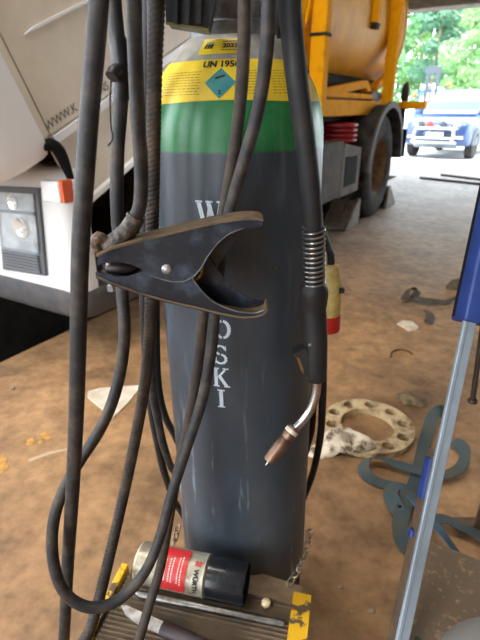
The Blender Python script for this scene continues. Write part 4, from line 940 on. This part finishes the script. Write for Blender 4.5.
# upright aluminium bar clamp
alu = mat('scratched_aluminium', (150,162,172), .45, .45, col2=(122,132,140), scale=20, stretch=(1,1,.15), lo=.4, hi=.7)
blue = mat('blue_plastic', (24,46,104), .5, col2=(34,60,122), scale=20)
k0, k1 = at(402,645,.425), at(470,325,.598)
dk = (k1-k0).normalized(); kT = k1+dk*.22
bcl = thing('bar_clamp', k0, 'upright aluminium bar clamp with blue plastic jaws leaning beside the rusty table', 'clamp')
sx = Vector((1,0,0)); sx = (sx-dk*sx.dot(dk)).normalized(); sy = dk.cross(sx)
if sy.y < 0: sy = -sy
LK = (kT-k0).length
def kb_(u, v, w): return k0+sx*u+sy*v+dk*w
rail = mk('rail', xf(rbox(-.0088,.0088,0,.007,-.03,LK,.0015), lambda p: kb_(p.x,p.y,p.z)), alu, bcl, label='scratched aluminium rail')
mk('rail_back', xf(box(-.0095,.0070,.007,.028,-.015,LK*.40), lambda p: kb_(p.x,p.y,p.z)), mat('rail_brown', (92,72,54), .6, .2, col2=(64,52,42), scale=20), rail)
mk('groove', xf(box(-.0035,-.0025,-.0004,.0,-.03,LK), lambda p: kb_(p.x,p.y,p.z)), mat('groove_grey', (120,126,130), .4, .6), rail)
hd = mk('fixed_jaw', xf(rbox(-.0110,.034,-.004,.040,(k1-k0).length+.004,LK+.04,.004,3), lambda p: kb_(p.x,p.y,p.z)), blue, bcl, smooth=40, label='blue plastic head')
mk('jaw_edge', xf(box(-.0116,-.0106,.028,.036,(k1-k0).length+.010,LK+.03), lambda p: kb_(p.x,p.y,p.z)), rub, hd)
sl0 = (at(434,505,.50)-k0).dot(dk); sl1 = (at(436,462,.52)-k0).dot(dk)
mk('sliding_jaw', xf(rbox(-.0125,.0125,.0075,.026,sl0,sl1,.003), lambda p: kb_(p.x,p.y,p.z)), blue, bcl, smooth=40, label='blue sliding jaw on the rail')
w0 = (at(412,543,.47)-k0).dot(dk)
mk('release_tab', xf(rbox(-.0145,-.0085,.012,.024,w0-.004,w0+.007,.002), lambda p: kb_(p.x,p.y,p.z)), blue, bcl)
z0, z1 = at(487,296,.66), at(472.5,401,.66)
ja = (z0-k0)
ju, jv, jw_ = ja.dot(sx), ja.dot(sy), ja.dot(dk)
mk('jaw_arm', xf(rbox(.02,ju+.012,jv-.012,jv+.012,jw_-.012,jw_+.012,.003), lambda p: kb_(p.x,p.y,p.z)), blue, bcl, smooth=40)
mk('jaw_arm', xf(rbox(.018,.034,.03,jv+.012,jw_-.012,jw_+.012,.003), lambda p: kb_(p.x,p.y,p.z)), blue, bcl, smooth=40)
mk('spindle', tube([z0,z1],.0042,10), mat('spindle_dark', (62,52,46), .5, .5), bcl, smooth=40)
mk('spindle_pad', along(lathe([(.006,0),(.0075,.002),(.0075,.006),(.005,.008)],12), z1-(z1-z0).normalized()*.004, z1+(z1-z0)), MATS['spindle_dark'], bcl, smooth=40)
# grey rounded cover on the table
gp = fl(500, 668, TZ)
gv = thing('grey_cover', gp, 'smooth light grey rounded cover resting on the rusty table', 'cover')
mk('cover_shell', xf(sphere((0,0,0),1,1,1,32,20), lambda v: (gp.x+.12*abs(v.x)**.8*(1 if v.x>0 else -1)+.03, gp.y+.075*v.y-.01, TZ+.0005+.055*max(0,v.z)**.8)), mat('cover_grey', (118,114,110), .7), gv, smooth=True)
mk('rim', xf(torus(1,.04,40,8), lambda v: (gp.x+.03+.122*v.x, gp.y-.01+.077*v.y, TZ+.004+.06*v.z)), MATS['cover_grey'], gv, smooth=True)

# ================================================================ outside: car, machine, trees
car = thing('pickup_car', hall((-2.50,15.35,GO)), 'silver blue off-road car with bull bar standing outside the gate', 'car', rz=math.radians(-37))
cp_ = mat('car_paint', (36,60,104), .3, .2, coat=.4)
glass = mat('car_glass', (150,166,176), .05, spec=1.0)
dkp = mat('car_trim', (48,52,58), .5)
clampv = lambda v: v
def sect(y, hw, zb, zt, r=.1, n=4):
    P = []
    for cx, cz, a0 in ((hw-r,zt-r,0),(-hw+r,zt-r,PI/2),(-hw+r,zb+r,PI),(hw-r,zb+r,1.5*PI)):
        for i in range(n+1):
            a = a0+PI/2*i/n; P.append(Vector((cx+r*math.cos(a), y, cz+r*math.sin(a))))
    return P
def loft(secs):
    V = []; F = []; n = len(secs[0])
    for s_ in secs: V += s_
    for j in range(len(secs)-1):
        for i in range(n): F.append((j*n+i, j*n+(i+1)%n, (j+1)*n+(i+1)%n, (j+1)*n+i))
    F += [tuple(range(n))[::-1], tuple((len(secs)-1)*n+i for i in range(n))]
    return V, F
cb = mk('car_body', loft([sect(0,.80,.48,.92),sect(.06,.86,.42,1.0),sect(.3,.91,.36,1.06),sect(1.15,.92,.34,1.15),sect(1.35,.93,.34,1.17),sect(4.3,.93,.34,1.17),sect(4.5,.86,.45,1.1)]), cp_, car, smooth=40, local=True)
cbn = mk('cabin', loft([sect(1.05,.78,1.0,1.20,.06),sect(1.45,.76,1.0,1.50,.08),sect(1.95,.70,1.0,1.83,.1),sect(2.5,.69,1.0,1.88,.1),sect(3.6,.68,1.0,1.86,.1),sect(4.2,.70,1.0,1.30,.08)]), cp_, car, smooth=40, local=True)
def quadp(p, th=.01): 
    P = [Vector(q) for q in p]; nn = (P[1]-P[0]).cross(P[2]-P[0]).normalized()*th
    V = P+[q+nn for q in P]; return V, [(3,2,1,0),(4,5,6,7)]+[(i,(i+1)%4,4+(i+1)%4,4+i) for i in range(4)]
mk('windscreen', quadp([(-.73,1.08,1.21),(.73,1.08,1.21),(.62,1.86,1.775),(-.62,1.86,1.775)],.012), glass, cbn, local=True)
for s_ in (-1,1):
    mk('side_window', quadp([(s_*.775,1.5,1.2),(s_*.755,2.5,1.2),(s_*.70,2.5,1.72),(s_*.72,1.98,1.70)],.012*s_), dkp, cbn, local=True)
    mk('side_window', quadp([(s_*.755,2.6,1.2),(s_*.745,3.6,1.2),(s_*.69,3.5,1.70),(s_*.70,2.6,1.72)],.012*s_), dkp, cbn, local=True)
    hl_ = mk('headlamp', xf(rbox(.46,.83,-.03,.10,.80,.95,.02), lambda v: (v.x*s_, v.y+.12*max(0,abs(v.x)-.6)/.2*.6, v.z)), mat('car_lamp', (214,224,232), .1), car, local=True)
    mk('lamp_lens', xf(sphere((.62,-.03,.875),.055,.02,.055,12,8), lambda v: (v.x*s_, v.y, v.z)), mat('lens_dark', (90,104,120), .1), hl_, smooth=True, local=True)
    fg = mk('fog_surround', xf(rbox(.50,.80,-.01,.06,.52,.68,.02), lambda v: (v.x*s_, v.y, v.z)), dkp, car, local=True)
    mk('fog_lamp', xf(rbox(.54,.77,-.025,.02,.57,.63,.015), lambda v: (v.x*s_, v.y, v.z)), MATS['car_lamp'], fg, local=True)
    mr = mk('wing_mirror', xf(rbox(.90,1.12,1.42,1.54,1.16,1.34,.03), lambda v: (v.x*s_, v.y, v.z)), cp_, car, smooth=40, local=True)
    mk('mirror_arm', xf(box(.76,.93,1.46,1.5,1.18,1.22), lambda v: (v.x*s_, v.y, v.z)), dkp, mr, local=True)
    for y in (.85,3.6):
        w = mk('wheel', xf(lathe([(.18,-.11),(.30,-.12),(.37,-.10),(.38,0),(.37,.10),(.30,.12),(.18,.11)],28), lambda v: (s_*.83+v.z, y+v.x, .38+v.y)), tyre, car, smooth=40, local=True)
        mk('rim', xf(lathe([(1e-5,.02),(.10,.01),(.20,.04),(.23,.10)],20,cap=False), lambda v: (s_*(.84+v.z), y+v.x, .38+v.y)), mat('alloy', (170,176,184), .3, .8), w, smooth=40, local=True)
        mk('wheel_arch', prism([(y+.46*math.cos(a), .38+.46*math.sin(a)) for a in [PI*i/12 for i in range(13)]], s_*.70, s_*.945, lambda a,b,t: (t,a,b)), dkp, car, local=True)
gr = mk('grille', rbox(-.44,.44,-.03,.05,.76,.93,.02), dkp, car, local=True)
for z in (.79,.835,.88): mk('grille_bar', rbox(-.42,.42,-.045,-.02,z,z+.022,.006), mat('car_chrome', (200,206,212), .15, .9), gr, local=True)
mk('badge', rbox(-.07,.07,-.06,-.03,.80,.89,.02), MATS['car_chrome'], gr, local=True)
mk('lower_grille', rbox(-.46,.46,-.02,.04,.50,.70,.02), dkp, car, local=True)
mk('skid_plate', quadp([(-.62,-.03,.44),(.62,-.03,.44),(.60,.25,.30),(-.60,.25,.30)],.02), MATS['car_chrome'], car, local=True)
np_ = mk('number_plate', rbox(-.26,.26,-.115,-.10,.62,.735,.005), mat('plate_white', (232,234,236), .4), car, local=True)
mk('plate_band', box(-.255,-.20,-.118,-.112,.625,.73), mat('plate_blue', (40,80,190), .4), np_, local=True)
chrb = MATS['car_chrome']
bb = mk('bull_bar', tube(spline([Vector(p) for p in ((-.50,-.14,.46),(-.54,-.16,.62),(-.50,-.15,.80),(-.30,-.14,.84),(.30,-.14,.84),(.50,-.15,.80),(.54,-.16,.62),(.50,-.14,.46))],.03), .035, 10), chrb, car, smooth=True, local=True)
mk('cross_bar', xf(cyl((-.52,-.15,.58),(.52,-.15,.58),.03,10), lambda v: v), chrb, bb, smooth=40, local=True)
mk('cross_bar', xf(cyl((-.62,-.10,.47),(.62,-.10,.47),.035,10), lambda v: v), chrb, bb, smooth=40, local=True)
for x, c in ((-.42,None),(-.18,'r'),(.18,None)):
    sl_ = mk('spot_lamp', xf(lathe([(.05,.08),(.095,.06),(.10,.02),(.10,0),(.09,-.005)],18), lambda v: (x+.05+v.x, -.16+v.z*.8, .93+v.y)), dkp if c is None else mat('car_red', (206,50,44), .4), car, smooth=40, local=True)
mk('tow_strap', rbox(.20,.66,-.11,-.08,.985,1.012,.004), mat('strap_yellow', (226,190,60), .6), car, local=True)

ma = thing('forklift', at(428,110,24), 'blue forklift with tall mast parked behind the car', 'forklift', rz=-PI/6)
ma.location.z = GO
fb = mat('machine_blue', (52,104,150), .5); fg_ = mat('mast_grey', (52,60,68), .6)
for x in (-.28,.14): mk('mast_rail', rbox(x,x+.14,-.05,.12,.1,3.0,.01), fg_, ma, local=True)
mk('mast_head', rbox(-.32,.32,-.06,.13,2.75,3.05,.01), fg_, ma, local=True)
mk('carriage', rbox(-.6,.6,-.14,-.06,.7,1.5,.02), fb, ma, local=True)
mk('body', rbox(-.6,.6,.15,2.0,.4,1.3,.08), fb, ma, local=True)
mk('overhead_guard', join(box(-.58,.58,.3,1.7,2.05,2.12), box(-.58,-.5,.3,.38,1.3,2.1), box(.5,.58,.3,.38,1.3,2.1), box(-.58,-.5,1.62,1.7,1.3,2.1), box(.5,.58,1.62,1.7,1.3,2.1)), fb, ma, local=True)
for s_ in (-1,1):
    mk('beacon', sphere((s_*.72,.1,1.9 if s_<0 else 2.3),.10,n=12,m=8), MATS['orange_lens'], ma, smooth=True, local=True)
    mk('beacon_arm', box(min(s_*.5,s_*.75),max(s_*.5,s_*.75),.06,.14,1.8 if s_<0 else 2.2,1.86 if s_<0 else 2.26), fg_, ma, local=True)
    mk('fork', box(s_*.35-.06,s_*.35+.06,-1.1,-.1,.1,.15), fg_, ma, local=True)
    for y in (.35,1.6): mk('wheel', xf(lathe([(.12,-.12),(.28,-.12),(.31,0),(.28,.12),(.12,.12)],20), lambda v: (s_*.5+v.z, y+v.x, .31+v.y)), tyre, ma, smooth=40, local=True)

# forest edge
barks = [mat('bark_pale', (170,158,140), .9, col2=(120,108,92), scale=6), mat('bark_brown', (112,92,72), .9, col2=(84,70,56), scale=6)]
leafs = [mat('leaf_light', (124,166,104), .8, spec=.2, col2=(150,186,126), scale=.7), mat('leaf_mid', (98,146,96), .8, spec=.2, col2=(122,164,110), scale=.7), mat('leaf_blue', (98,142,114), .8, spec=.2, col2=(120,158,128), scale=.7)]
def crown_mesh(seed, n, rx, z0, z1, lm):
    rnd = random.Random(seed); V = []; F = []
    cl = [(rnd.gauss(0,rx*.45), rnd.gauss(0,rx*.45), rnd.uniform(z0,z1), rnd.uniform(.5,1.0)) for _ in range(34)]
    for i in range(n):
        cx, cy, cz, cr = rnd.choice(cl); th = rnd.uniform(0,2*PI); ph = math.acos(rnd.uniform(-1,1)); r = cr*rnd.uniform(.5,1)**.5
        p = Vector((cx+r*math.sin(ph)*math.cos(th), cy+r*math.sin(ph)*math.sin(th), cz+.7*r*math.cos(ph)))
        a = Vector((rnd.gauss(0,1),rnd.gauss(0,1),rnd.gauss(0,1))).normalized(); b = a.orthogonal().normalized(); s_ = rnd.uniform(.08,.17)
        o = len(V); V += [p-a*s_, p+b*s_*.45, p+a*s_, p-b*s_*.45]; F.append((o,o+1,o+2,o+3))
    me = bpy.data.meshes.new('foliage'); me.from_pydata([tuple(v) for v in V], [], F); me.materials.append(lm); return me
def trunk_mesh(seed, h, r, bm_):
    rnd = random.Random(seed); P = spline([Vector((0,0,0)), Vector((rnd.uniform(-.1,.1),0,h*.3)), Vector((rnd.uniform(-.2,.2),rnd.uniform(-.2,.2),h*.7)), Vector((rnd.uniform(-.3,.3),0,h))], .5)
    n = len(P); g = tube(P, [r*(1-.75*i/(n-1)) for i in range(n)], 8)
    for k in range(7):
        z = h*(.3+.09*k); a = rnd.uniform(0,6.28); L_ = rnd.uniform(.8,2.0); b0 = Vector((0,0,z))
        g = join(g, tube([b0, b0+Vector((math.cos(a)*L_*.5,math.sin(a)*L_*.5,.3)), b0+Vector((math.cos(a)*L_,math.sin(a)*L_,.8))], [r*.35,r*.25,r*.08], 5))
    me = bpy.data.meshes.new('trunk'); me.from_pydata([tuple(v) for v in g[0]], [], g[1]); me.materials.append(bm_); return me
KIND = []
for k in range(3):
    KIND.append((crown_mesh(20+k, 13000, 1.6, (2.2,.8,3.2)[k], (9.5,8.5,11)[k], leafs[k]), trunk_mesh(40+k, (10,9,11.5)[k], (.15,.18,.14)[k], barks[k%2])))
desc = ['light green birch-like tree with pale thin trunk at the forest edge', 'mid green bushy tree with low branches at the forest edge', 'tall blue-green tree with bare lower trunk at the forest edge']
rt = random.Random(3)
spots = []
for row, m_ in enumerate((35,41,47,54)):
    for i in range(5):
        spots.append((-15+5.2*i+rt.uniform(-.5,.5)+(2 if row%2 else 0), m_+rt.uniform(-1.2,1.2), (i+row+rt.randint(0,1))%3))
for l_, m_, k in spots:
    p = hall((l_, m_, GO)); t = thing('tree', p, desc[k], 'tree', rz=rt.uniform(0,6.28), group='trees at the forest edge, kind %d' % (k+1))
    sc = rt.uniform(.9,1.2); t.scale = (sc,sc,sc)
    for nm, me in (('foliage',KIND[k][0]),('trunk',KIND[k][1])):
        o = bpy.data.objects.new(nm, me); COL.objects.link(o); o.parent = t
sm_ = [crown_mesh(70+k, 3600, 1.3, .2, 1.5, leafs[k]) for k in range(3)]
for i in range(5):
    p = hall((-15+5.6*i+rt.uniform(-.4,.4), 29.5+rt.uniform(-.5,.5), GO))
    o = bpy.data.objects.new('shrub', sm_[i%3]); COL.objects.link(o); o.location = p; o.rotation_euler.z = rt.uniform(0,6.28)
    tag(o, ['light green shrub in front of the forest trees','mid green shrub in front of the forest trees','blue-green shrub in front of the forest trees'][i%3], 'shrub', 'shrubs before the forest %d' % (i%3+1))
bpy.context.view_layer.update()
